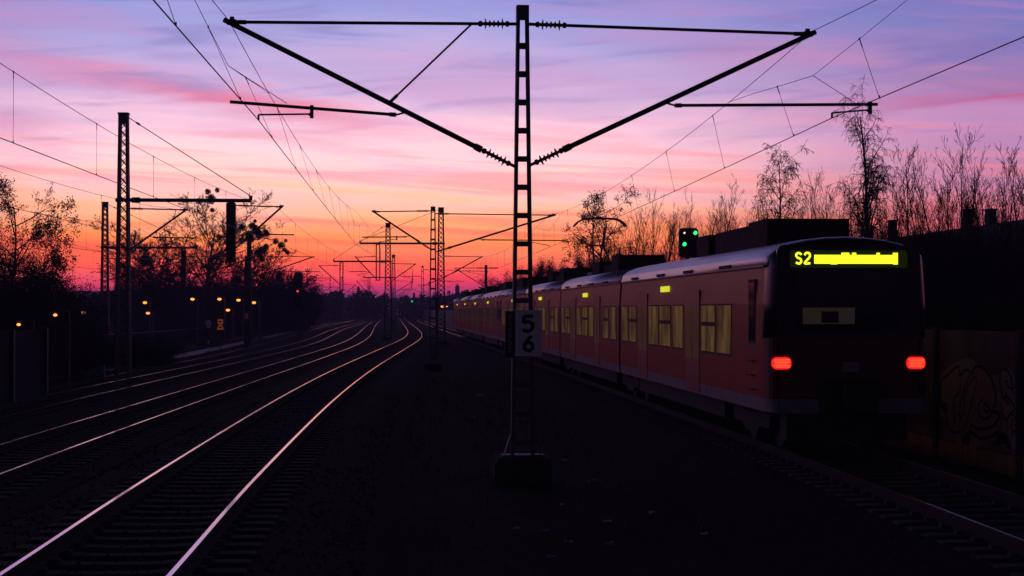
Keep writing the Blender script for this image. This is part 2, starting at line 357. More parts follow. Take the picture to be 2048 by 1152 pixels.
TNAME = [('railway track under the red train beside the graffiti barrier', 7.0), ('nearest railway track running left of the tall ladder mast, bright curving rails', 9.0),
         ('second railway track from the ladder mast, left of the nearest one', 12.0), ('third railway track, passing just in front of the tall lattice mast', 16.0),
         ('fourth railway track, passing just behind the foot of the tall lattice mast', 20.0), ('outermost railway track along the bushes and street lamps', 24.0)]
RAILP = [(-.024, 0), (.024, 0), (.034, -.006), (.037, -.035), (.009, -.05), (.009, -.13), (.07, -.148), (.07, -.16), (-.07, -.16), (-.07, -.148), (-.009, -.13), (-.009, -.05), (-.037, -.035), (-.034, -.006)]
SLV = None
for k in range(6):
    y0 = TNAME[k][1]; Ys = ysteps(y0, 1400)
    # ballast
    b = MB(); prev = None; rings = []
    for Y in Ys:
        d = tdir(k, Y); n = Vector((d.y, -d.x, 0)); c = Vector((xt(k, Y), Y, zrail(k, Y)))
        rr = random.Random(int(Y * 10) + k)
        rings.append([c + n * o + Vector((0, 0, h + rr.uniform(-.02, .02))) for o, h in ((-3.3, -.95), (-2.7, -.6), (-1.75, -.184), (-.75, -.202), (.75, -.202), (1.75, -.184), (2.7, -.6), (3.3, -.95))])
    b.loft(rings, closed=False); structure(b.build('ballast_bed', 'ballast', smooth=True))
    t = thing('railway_track', TNAME[k][0], 'railway track', (xt(k, y0), y0, zrail(k, y0)), 'railway tracks')
    for sgn in (-1, 1):
        m = MB(); n0 = len(RAILP); rings = []
        for Y in Ys:
            d = tdir(k, Y); n = Vector((d.y, -d.x, 0)); c = Vector((xt(k, Y), Y, zrail(k, Y))) + n * sgn * .7525
            rings.append([c + n * o + Vector((0, 0, h)) for o, h in RAILP])
        m.loft(rings)
        m.mi = [1] * len(m.f)
        for i in range(len(rings) - 1): m.mi[i * n0] = 0
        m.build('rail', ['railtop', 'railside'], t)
    # sleepers
    if SLV is None:
        q = MB(); q.loft([[Vector((x, -.13 * w, -.17 + h)), Vector((x, .13 * w, -.17 + h)), Vector((x, .15, -.36)), Vector((x, -.15, -.36))] for x, w, h in ((-1.3, .9, -.012), (-1.27, 1, 0), (-.5, 1, 0), (-.3, .8, -.012), (.3, .8, -.012), (.5, 1, 0), (1.27, 1, 0), (1.3, .9, -.012))])
        for sx in (-.7525, .7525):
            for e in (-1, 1): q.box((sx + e * .12, 0, -.155), (.09, .12, .05))
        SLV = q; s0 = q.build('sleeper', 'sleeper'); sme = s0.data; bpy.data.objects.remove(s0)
    Y = {0: 15.0, 1: 12.6, 2: 20, 3: 30, 4: 38, 5: 48}[k]; cnt = 0; rest = MB(); inv = base_of(t)
    while Y < 260:
        d = tdir(k, Y); rz = math.atan2(-d.x, d.y); p = Vector((xt(k, Y), Y, zrail(k, Y)))
        if cnt < 100:
            s = bpy.data.objects.new('sleeper', sme); COL.objects.link(s); s.parent = t; s.location = p - inv; s.rotation_euler = (0, 0, rz)
        elif Y < 180 or k in (1, 2):
            n = Vector((d.y, -d.x, 0)); rest.box(p + Vector((0, 0, -.26)), (2.6, .27, .18), (n, d, Vector((0, 0, 1))))
        cnt += 1; Y += .6
    if rest.f: rest.build('sleeper', 'sleeper', t)['kind'] = 'stuff'
# pale service path between the two outer tracks
b = MB(); rings = []
for Y in ysteps(62, 300):
    c = Vector(((xt(4, Y) + xt(5, Y)) / 2, Y, (zrail(4, Y) + zrail(5, Y)) / 2 - .14)); w = min(1.0, (xt(4, Y) - xt(5, Y)) * .17)
    rings.append([c + Vector((-w, 0, -.5)), c + Vector((-w, 0, 0)), c + Vector((w, 0, 0)), c + Vector((w, 0, -.5))])
b.loft(rings); structure(b.build('service_path', 'path'))

# ------------------------------------------------------------------ overhead line equipment
def insulator(m, p0, p1, r=.075, k=5):
    prof = [(0, .022), (.04, .05), (.12, .05), (.13, .028)]
    for i in range(k):
        a = .17 + .66 * (i + .5) / k; big = r * (1.25 if i in (0, k - 1) else .85)
        prof += [(a - .045, .03), (a - .008, big), (a + .008, big), (a + .03, .03)]
    prof += [(.86, .028), (.87, .05), (.96, .05), (1, .022)]
    m.lathe(p0, p1, prof, 10)
def cantilever(par, Y, mx, side, tipx, ztip, zt, zl, regx, zr, wirex, zw, brace=True, r=.045, far=False, bx=None, zh=None):
    """one arm of an overhead mast: tie, inclined tube, registration tube, steady arm, insulators"""
    n = 8 if not far else 5
    T = Vector((tipx, Y, ztip)); A = Vector((mx, Y, zt)); B = Vector((mx, Y, zl)); Lr = abs(tipx - mx)
    def along(p, q, dist): return p + (q - p).normalized() * dist
    io = .12; il = min(.55, Lr * .2)
    ia0, ia1 = along(A, T, io), along(A, T, io + il); ib0, ib1 = along(B, T, io), along(B, T, io + il)
    m = MB(); m.tube(ia1, T + Vector((-side * .06, 0, 0)), r * .62, n); m.tube(A, ia0, .03, 6); m.build('tie_tube', 'darksteel', par)
    E2 = T + (T - B).normalized() * .09
    m = MB(); m.tube(ib1, E2, r, n); m.tube(B, ib0, .03, 6)
    if not far:
        m.tube(ib1, ib1 + (T - B).normalized() * .14, r * 1.35, n); m.box(T + Vector((-side * .05, 0, .0)), (.15, .09, .09)); m.box(T + Vector((-side * .06, 0, .06)), (.07, .06, .06)); m.tube(T + Vector((-side * .3, 0, 0)), T + Vector((-side * .12, 0, 0)), r * .85, n)
    m.build('inclined_tube', 'darksteel', par)
    
    for q0, q1 in ((ia0, ia1), (ib0, ib1)): m = MB(); insulator(m, q0, q1); m.build('insulator', 'insul', par)
    # registration tube hung on the inclined tube
    t = (zr - zl) / (ztip - zl); H = B.lerp(T, max(.02, t + .05) if zh is None else (zh - zl) / (ztip - zl)); RE = Vector((regx, Y, zr + .02))
    Hs = H + Vector((side * .06, 0, -.05)); pin = Hs + Vector((side * .12, 0, 0))
    m = MB(); m.tube(pin, RE, r * .62, n); m.tube(H, pin, .018, 6)
    if not far: m.tube(pin, pin + (RE - pin).normalized() * .12, r * .85, n)
    m.build('registration_tube', 'darksteel', par)
    # steady arm between a drop bracket and the contact wire
    if bx is None: bx = wirex - side * .9 if side * (wirex + side * .9 - regx) > 0 else wirex + side * .75
    m = MB(); zb = lerp(pin.z, RE.z, (bx - pin.x) / (RE.x - pin.x)); m.bb(bx - .03, bx + .03, Y - .03, Y + .03, zb - .17, zb + .05)
    s1 = Vector((bx + (.05 if wirex > bx else -.05), Y, zb - .10)); s2 = Vector((wirex, Y, zw + .09))
    m.tube(s1, s2, .017, 6); m.tube(s2, (wirex, Y, zw), .02, 6)
    if not far: m.tube((bx, Y, zb - .12), s1, .028, 6)
    m.build('steady_arm', 'darksteel', par)
    if brace:
        m = MB(); p = B.lerp(T, max(.05, t + .01)); q = A.lerp(T, (io + il + .1) / (T - A).length); m.tube(p, q, .018, 6); m.tube(p, p + (q - p).normalized() * .2, .03, 6); m.build('brace_rod', 'darksteel', par)

def ladder_column(m, x, Y, z0, z1, w0, w1, pitch, dep=.2, first=None, plate=.42):
    for s in (-1, 1):
        for e in (-1, 1):
            m.loft([[Vector((x + s * w / 2 + dx, Y + e * dep / 2 + dy, z)) for dx, dy in ((0, 0), (-s * .055, 0), (-s * .055, -e * .012), (0, -e * .012))] for z, w in ((z0, w0), (z1, w1))])
        m.loft([[Vector((x + s * w / 2 + dx, Y + dy, z)) for dx, dy in ((.003 * s, -dep / 2), (-s * .012, -dep / 2 + .012), (-s * .012, dep / 2 - .012), (.003 * s, dep / 2))] for z, w in ((z0, w0), (z1, w1))])
    z = first
    while z > z0 + .15:
        w = lerp(w0, w1, (z - z0) / (z1 - z0))
        for e in (-1, 1): m.box((x, Y + e * (dep / 2 - .016), z), (w - .05, .010, .085))
        z -= pitch
    m.box((x, Y, z1 - plate / 4), (w1 + .012, dep + .012, plate / 2 + .02))
def lattice_column(m, x, Y, z0, z1, w0, w1, pitch, leg=.09, lace=.02):
    ww = lambda z: lerp(w0, w1, (z - z0) / (z1 - z0))
    for sx in (-1, 1):
        for sy in (-1, 1):
            m.loft([[Vector((x + sx * (w / 2 - (leg if i in (1, 2) else 0)), Y + sy * (w / 2 - (leg if i in (2, 3) else 0)), z)) for i in range(4)] for z, w in ((z0, w0), (z1, w1))])
    z = z0 + .1
    while z + pitch < z1 - .1:
        a, b = ww(z) / 2 - leg * .6, ww(z + pitch) / 2 - leg * .6
        for sy in (-1, 1):
            yy = Y + sy * (ww(z) / 2 - .015)
            m.bar((x - a, yy, z), (x + b, yy, z + pitch), lace * 1.6, .008); m.bar((x + a, yy + .010 * sy, z), (x - b, yy + .010 * sy, z + pitch), lace * 1.6, .008)
        for sx in (-1, 1):
            xx = x + sx * (ww(z) / 2 - .015)
            m.bar((xx, Y - a, z), (xx, Y + b, z + pitch), .008, lace * 1.6); m.bar((xx + .010 * sx, Y + a, z), (xx + .010 * sx, Y - b, z + pitch), .008, lace * 1.6)
        z += pitch
    m.bb(x - w1 / 2 - .03, x + w1 / 2 + .03, Y - w1 / 2 - .03, Y + w1 / 2 + .03, z1 - .02, z1 + .05)
    m.bb(x - w1 / 2 - .006, x + w1 / 2 + .006, Y - w1 / 2 - .006, Y + w1 / 2 + .006, z1 - .42, z1 - .021)

# --- the near ladder mast
YM = 28.4
P = lambda px, py: atY(px, py, YM)
mx = P(1045, 300).x; zb = P(1045, 912).z; zt_ = P(1045, 13).z
mast = thing('catenary_mast', 'tall near ladder mast with two long arms and the white number plate', 'overhead line mast', (mx, YM, ground_z(mx, YM)), 'overhead line masts')
m = MB(); ladder_column(m, mx, YM, zb, zt_, .40, .20, .487, .2, P(1045, 92).z); m.build('ladder_column', 'steel', mast)
m = MB(); m.bb(mx - .46, mx + .46, YM - .46, YM + .46, ground_z(mx, YM) - .4, zb + .0); m.bb(mx - .5, mx + .42, YM - .40, YM + .40, zb - .4, zb - .08); m.build('foundation', 'concrete', mast)
m = MB()
for sx in (-1, 1):
    m.loft([[Vector((mx + sx * a, YM - .12, z)), Vector((mx + sx * (a + .01), YM - .12, z)), Vector((mx + sx * (a + .01), YM + .12, z)), Vector((mx + sx * a, YM + .12, z))] for a, z in ((.32, zb), (.205, zb + .35))])
m.bb(mx - .36, mx + .36, YM - .2, YM + .2, zb, zb + .03); m.build('foot_bracket', 'darksteel', mast)
a = P(437, 40); c = P(1640, 65)
cantilever(mast, YM, mx - .10, -1, P(457, 43).x, P(457, 44).z, P(1035, 48).z, P(1035, 335).z, P(460, 206).x, P(460, 206).z, P(517, 240).x, P(517, 240).z, zh=P(810, 224).z)
cantilever(mast, YM, mx + .10, 1, P(1622, 66).x, P(1622, 68).z, P(1035, 48).z, P(1035, 332).z, P(1755, 211).x, P(1755, 211).z, P(1664, 236).x, P(1664, 236).z, brace=False, bx=P(1740, 220).x, zh=P(1340, 205).z)
m = MB(); m.tube((P(1626, 62).x, YM, P(1626, 62).z - .78), P(1712, 207), .006, 5); m.build('hanger_wire', 'wire', mast)
m = MB(); m.tube((P(457, 40).x, YM, P(457, 40).z - .78), P(574, 207), .006, 5); m.build('hanger_wire', 'wire', mast)
# tag scribbles on the rungs
rs = random.Random(3); m = MB()
for py in (717, 778, 836):
    z = P(1045, py).z
    for i in range(6):
        x = mx - .14 + i * .05; m.bar((x, YM - .118, z - .025), (x + rs.uniform(-.02, .03), YM - .118, z + .03), .008, .004); m.bar((x, YM - .1195, z + rs.uniform(-.02, .02)), (x + .04, YM - .1195, z + rs.uniform(-.02, .025)), .007, .003)
m.build('scribble', 'scribble', mast)['label'] = 'pale sprayed scribbles on the lower rungs'

def ribbon(m, pts, w, off, k=6, closed=False, th=.003, plane='XZ'):
    q = catmull([(a, b, 0) for a, b in pts], k) if len(pts) > 2 else [Vector((a, b, 0)) for a, b in pts]
    fr, bk = [], []
    for i, p in enumerate(q):
        d = q[min(i + 1, len(q) - 1)] - q[max(i - 1, 0)]; d = d.normalized() if d.length > 1e-9 else Vector((1, 0, 0)); n = Vector((-d.y, d.x, 0)) * w / 2
        fr.append((p + n, p - n))
    conv = (lambda p, e: Vector((p.x, off + e, p.y))) if plane == 'XZ' else (lambda p, e: Vector((off + e, p.x, p.y)))
    rings = [[conv(a, 0), conv(b, 0), conv(b, th), conv(a, th)] for a, b in fr]
    m.loft(rings)
# --- number plate 5 / 6
x0, x1 = P(1029, 620).x, P(1081.5, 620).x; z1, z0 = P(1040, 620).z, P(1040, 712).z; w = x1 - x0; h = z1 - z0; ysg = YM - .20
sg = thing('number_sign', 'white rectangular sign reading 5 above 6, bolted to the near ladder mast', 'sign', ((x0 + x1) / 2, ysg, z0))
m = MB(); m.bb(x0, x1, ysg, ysg + .02, z0, z1)
for bx in (.33, .5, .67):
    for bz in (.03, .97): m.tube((x0 + bx * w - .0, ysg - .008, z0 + bz * h), (x0 + bx * w, ysg + .001, z0 + bz * h), .014, 8)
m.build('plate', 'signwhite', sg)
m = MB(); U = lambda a, b, ox, oz, s: (x0 + (ox + a * s) * w, z0 + oz * h + b * s * w)
s = .48
five = [[(.86, 1.16), (.16, 1.16)], [(.16, 1.20), (.12, .60)], [(.12, .62), (.32, .74), (.58, .72), (.82, .54), (.84, .32), (.70, .10), (.44, 0), (.2, .03), (.06, .14)]]
six = [[(.74, 1.2), (.5, .92), (.28, .62), (.18, .38), (.26, .14), (.5, .02), (.74, .12), (.84, .36), (.74, .58), (.52, .68), (.30, .60), (.2, .44)]]
for gl, oz in ((five, .545), (six, .115)):
    for e, st in enumerate(gl): ribbon(m, [U(a, b, .25, oz, s) for a, b in st], .062, ysg - .0035 - e * .0012, 8)
m.build('digits', 'signblack', sg)
# dark plate behind it
xa, xb = P(1009, 620).x, P(1026, 620).x
sd = thing('side_board', 'narrow black board with pale scribble, left edge of the white number sign', 'sign', ((xa + xb) / 2, ysg, z0))
m = MB(); m.bb(xa, x0 - .012, ysg + .02, ysg + .04, z0 - .02, z1 - .02); m.build('plate', 'signblack', sd)
m = MB()
for i in range(6):
    zz = z0 + .08 + i * .11; cx_ = (xa + x0) / 2 - .01
    ribbon(m, [(cx_ - .03, zz), (cx_ + .03, zz + .03), (cx_ - .02, zz + .06), (cx_ + .035, zz + .08)], .012, ysg + .0165 - i * .0004, 4)
m.build('scribble', 'scribble', sd)

# --- other masts
def ladder_mast(px, Y, label, arms, ztop=7.45):
    x = atY(px, 600, Y).x; t = thing('catenary_mast', label, 'overhead line mast', (x, Y, ground_z(x, Y)), 'overhead line masts'); far = Y > 120
    m = MB(); ladder_column(m, x, Y, ground_z(x, Y) + .3, ztop + rise(Y), .42, .22, .487 if not far else .8, .2, ztop + rise(Y) - .65); m.build('ladder_column', 'steel', t)
    m = MB(); m.bb(x - .42, x + .42, Y - .42, Y + .42, ground_z(x, Y) - .3, ground_z(x, Y) + .3); m.build('foundation', 'concrete', t)
    for k, side in arms: arm_for_track(t, k, Y, x, side, far)
    return t
def arm_for_track(t, k, Y, x, side, far=True, br=False):
    zr = zrail(k, Y); xc = xt(k, Y); st = .25 * (1 if int(Y / 27) % 2 else -1)
    wx = xc + st * .6
    if abs(xc - x) < 1.2: wx = xc = x + side * 1.6
    cantilever(t, Y, x + side * .12, side, wx + side * .25, zr + 7.2, zr + 7.25, zr + 5.35, wx + side * .8, zr + 5.92, wx, zr + 5.6, brace=br, far=far, r=.05 if far else .045)
def boom_mast(px, Y, label, boom_px, drop_px, top_py, boom_py, drop_py, arms_mast, arms_drop, w=.52, solid=False):
    b0 = atY(px, boom_py, Y); x = b0.x; zt = atY(px, top_py, Y).z; xe = atY(boom_px, boom_py, Y).x; xd = atY(drop_px, drop_py, Y).x; zd = atY(drop_px, drop_py, Y).z
    gz = ground_z(x, Y); far = Y > 100; t = thing('lattice_mast', label, 'overhead line mast', (x, Y, gz), 'overhead line masts')
    m = MB(); lattice_column(m, x, Y, gz + .25, zt, w * 1.35, w * .8, .42, .11, .022 if Y < 100 else .03); m.build('lattice_column', 'steel', t)
    m = MB(); m.loft([[Vector((x + sx * r, Y + sy * r, z)) for sx, sy in ((-1, -1), (1, -1), (1, 1), (-1, 1))] for z, r in ((gz - .5, .9), (gz + .1, .75), (gz + .3, .5))]); m.build('foundation', 'concrete', t)
    s = 1 if xe > x else -1
    m = MB(); z = b0.z; m.box(((x - s * .35 + xe) / 2, Y, z), (abs(xe - x) + .35, .16, .16)); m.box((x + s * .55, Y, z), (.35, .2, .24)); m.box((xe, Y, z + .12), (.12, .08, .2)); m.build('boom', 'darksteel', t)
    m = MB(); m.tube((x + s * .2, Y, zt - .15), (xe, Y, z + .2), .02, 5); m.lathe(Vector((x + s * .2, Y, zt - .15)).lerp(Vector((xe, Y, z + .2)), .06), Vector((x + s * .2, Y, zt - .15)).lerp(Vector((xe, Y, z + .2)), .1), [(0, .02), (.3, .05), (.7, .05), (1, .02)], 6); m.build('stay_wire', 'wire', t)
    m = MB()
    for sx in (-1, 1):
        for sy in (-1, 1): m.bb(xd + sx * .15 - .05, xd + sx * .15 + .05, Y + sy * .15 - .05, Y + sy * .15 + .05, zd, z - .12)
    zz = zd + .05 if solid else 99; m.tube((xd, Y, zd), (xd, Y, zd + .02), .05, 4)
    while zz < z - .25:
        for sy in (-1, 1): m.box((xd, Y + sy * .18, zz + .09), (.24, .02, .215))
        zz += .22
    m.box((xd, Y, zd - .02), (.46, .46, .05)); m.box((xd, Y, z - .11), (.3, .3, .05)); m.build('drop_post', 'darksteel', t)
    for k, side in arms_mast: arm_for_track(t, k, Y, x + side * .1, side, far)
    for k, side in arms_drop: arm_for_track(t, k, Y, xd + side * .1, side, far)
    return t
ladder_mast(866, 82, 'second ladder mast from the camera, mid-distance between the tracks with arms both ways', [(1, -1), (0, 1)])
boom_mast(247, 75, 'tall dark lattice mast on the left with a boom and hanging post', 502, 462, 228, 400, 523, [(3, 1)], [(2, 1)], solid=True)
boom_mast(210, 137, 'shorter lattice mast just left of the tall lattice mast', 394, 367, 405, 495, 572, [(5, -1)], [(4, 1)], .56, True)
boom_mast(882, 145, 'slim lattice mast standing close beside the second ladder mast', 720, 756, 416, 487, 560, [(0, 1)], [(2, -1)], .6)
boom_mast(776, 170, 'lattice mast in the centre, over the vanishing tracks', 667, 683, 447, 523, 580, [(1, 1)], [(3, -1)], .62)
boom_mast(787, 262, 'dark slim mast directly behind the central lattice mast', 727, 738, 510, 555, 590, [(1, 1)], [(2, -1)], .62)
ladder_mast(845, 192, 'small far ladder mast between the central mast and the slim lattice mast', [(0, 1)])
ladder_mast(858, 300, 'tiny far ladder mast in front of the far barrier', [(0, -1)])
rf = random.Random(9)
FARL = ['leftmost of the far masts beyond the mistletoe tree', 'second from left of the far masts beyond the mistletoe tree', 'third from left of the far masts, beside the dark tree line', 'fourth far mast over the left tracks', 'fifth far mast over the left tracks', 'far mast just left of the central lattice mast']
for i, (px, Y, k) in enumerate(((622, 330, 5), (644, 380, 5), (660, 330, 4), (684, 300, 3), (706, 430, 4), (738, 420, 2))):
    ladder_mast(px, Y, FARL[i], [(k, 1 if atY(px, 600, Y).x < xt(k, Y) else -1)], ztop=8.3)
for i, (Y, k, lb) in enumerate(((380, 1, 'hazy far mast right of the central mast, nearest of three in line'), (470, 1, 'hazy far mast right of the central mast, middle of three in line'), (600, 1, 'hazy far mast right of the central mast, farthest of three in line'))):
    ladder_mast(HX + (xt(k, Y) - 2.6) * FPX / Y, Y, lb, [(k, 1)])
# single pole mast left of centre with a paler pole before it
x = atY(498, 600, 141).x; gz = ground_z(x, 141); t = thing('pole_mast', 'plain dark pole mast rising behind the pale pole with the red sign', 'overhead line mast', (x, 141, gz), 'overhead line masts')
m = MB(); m.poly([(x, 141, gz), (x, 141, atY(498, 480, 141).z)], [.24, .19], 10); m.build('pole', 'darksteel', t); arm_for_track(t, 3, 141, x, 1)
m = MB(); m.bb(x - .4, x + .4, 140.6, 141.4, gz - .3, gz + .25); m.build('foundation', 'concrete', t)
x = atY(492, 600, 128).x; gz = ground_z(x, 128); t = thing('concrete_pole', 'pale concrete pole carrying a small red and white sign', 'pole', (x, 128, gz))
m = MB(); m.poly([(x, 128, gz), (x, 128, atY(492, 512, 128).z)], [.17, .12], 8); m.build('pole', 'concrete', t)
sn = thing('track_sign', 'small red sign with white band on the pale concrete pole', 'sign', (x + .05, 127.75, atY(492, 640, 128).z)); zc = atY(492, 632, 128).z
m = MB(); m.bb(x - .13, x + .27, 127.74, 127.77, zc - .36, zc + .36); m.build('plate', 'signred', sn)
m = MB(); m.bb(x - .03, x + .17, 127.73, 127.739, zc - .2, zc + .2); m.build('band', 'signwhite', sn)
# T-shaped pole mast right in front of the far wood
x = atY(972, 600, 215).x; gz = ground_z(x, 215); t = thing('pole_mast', 'far pole mast with a short crossbar, above the front of the train', 'overhead line mast', (x, 215, gz), 'overhead line masts')
zt = atY(972, 530, 215).z; m = MB(); m.poly([(x, 215, gz), (x, 215, zt)], [.22, .18], 8); m.build('pole', 'darksteel', t)
m = MB(); zc = atY(972, 536, 215).z; m.box((x + .3, 215, zc), (2.6, .12, .14)); m.tube((x - 1.0, 215, zc), (x - 4.1, 215, zc - .02), .05, 6); m.tube((x - 4.1, 215, zc), (x, 215, atY(972, 575, 215).z), .05, 6); m.build('crossbar', 'darksteel', t)

# ------------------------------------------------------------------ overhead wires
def wire_run(name, label, k, sup, near=None, r=.009):
    """sup: list of (Y, Xcontact, Xmess, zc, zm) ; messenger sags between supports, droppers each 6 m, stitch wire at supports"""
    t = thing('overhead_wire', label, 'overhead wire', (sup[0][1], sup[0][0], sup[0][3]), 'overhead contact wires')
    cw, mw, dr, stw = [], [], [], []
    for i in range(len(sup) - 1):
        a, b = sup[i], sup[i + 1]; nseg = 18
        for j in range(nseg + (1 if i == len(sup) - 2 else 0)):
            u = j / nseg; Y = lerp(a[0], b[0], u); sag = 4 * u * (1 - u)
            cw.append(Vector((lerp(a[1], b[1], u), Y, lerp(a[3], b[3], u) - .04 * sag)))
            mw.append(Vector((lerp(a[2], b[2], u), Y, lerp(a[4], b[4], u) - .58 * sag)))
    def ip(P_, Y):
        for n_ in range(len(P_) - 1):
            if P_[n_].y <= Y <= P_[n_ + 1].y: return P_[n_].lerp(P_[n_ + 1], (Y - P_[n_].y) / (P_[n_ + 1].y - P_[n_].y))
        return P_[0] if Y < P_[0].y else P_[-1]
    for i in range(len(sup) - 1):
        a, b = sup[i], sup[i + 1]; Ls = b[0] - a[0] - 19; nd = max(2, round(Ls / 7.0))
        for d in range(nd + 1):
            Y = a[0] + 9.5 + Ls * d / nd; dr.append((ip(mw, Y), ip(cw, Y)))
    for S in sup[1:-1] if len(sup) > 2 else sup:
        q = []
        for d in (-7.5, -5, -2.8, 0, 2.8, 5, 7.5):
            p_ = ip(mw, S[0] + d); e = abs(d) / 7.5; p_.z = lerp(S[4] - .78, p_.z, e ** 1.3) if e < 1 else p_.z; q.append(p_)
            if abs(d) == 2.8: dr.append((p_.copy(), ip(cw, p_.y)))
        stw.append(q)
    MBs = MB().poly(cw, r, 5); MBs.build('contact_wire', 'wire', t)
    MB().poly(mw, r * .75, 5).build('messenger_wire', 'wire', t)
    for q in stw: MB().poly(q, r * .6, 4).build('stitch_wire', 'wire', t)
    for a, b in dr:
        m = MB(); m.tube(a, b, .0045 if a.y < 100 else .007, 4)
        if a.y < 90:
            m.box(a, (.02, .03, .035)); m.box(b + Vector((0, 0, .02)), (.018, .03, .04)); m.tube(a, a.lerp(b, min(.3, .14 / (a - b).length)), .009, 4)
        m.build('dropper', 'wire', t)
def sup_for(k, Ys, ov={}):
    out = []
    for Y in Ys:
        st = .25 * (1 if int(Y / 27) % 2 else -1); zr = zrail(k, Y); wx = xt(k, Y) + st * .6
        if Y in ov: out.append((Y, *ov[Y]))
        else: out.append((Y, wx, wx, zr + 5.6, zr + 7.2))
    return out
cL, mL, cR, mR = P(517, 240), P(457, 40), P(1664, 236), P(1626, 62)
wire_run('w', 'overhead wire above the red train', 0, sup_for(0, [-26, 28.4, 82, 145, 192, 250, 300], {28.4: (cR.x, mR.x, cR.z, mR.z), -26: (7.7, 7.7, cR.z, mR.z)}))
wire_run('w', 'overhead wire above the nearest left track, held by the left arm of the near mast', 1, sup_for(1, [-26, 28.4, 82, 170, 262, 380, 470, 600], {28.4: (cL.x, mL.x, cL.z, mL.z), -26: (-3.3, -3.5, cL.z, mL.z), 82: (atY(712, 490, 82).x, atY(711, 420, 82).x, zrail(1, 82) + 5.6, zrail(1, 82) + 7.25)}))
wire_run('w', 'overhead wire above the second track, held by the hanging post of the tall lattice mast', 2, sup_for(2, [21, 75, 145, 262, 420]), r=.0095)
wire_run('w', 'overhead wire passing the shaft of the tall lattice mast', 3, sup_for(3, [21, 75, 141, 170, 300, 420]), r=.0095)
wire_run('w', 'overhead wire above the fourth track, behind the tall lattice mast', 4, sup_for(4, [30, 83, 137, 200, 330, 430]), r=.0095)
wire_run('w', 'outermost overhead wire on the left, over the bushes', 5, sup_for(5, [30, 83, 137, 200, 330]), r=.0095)

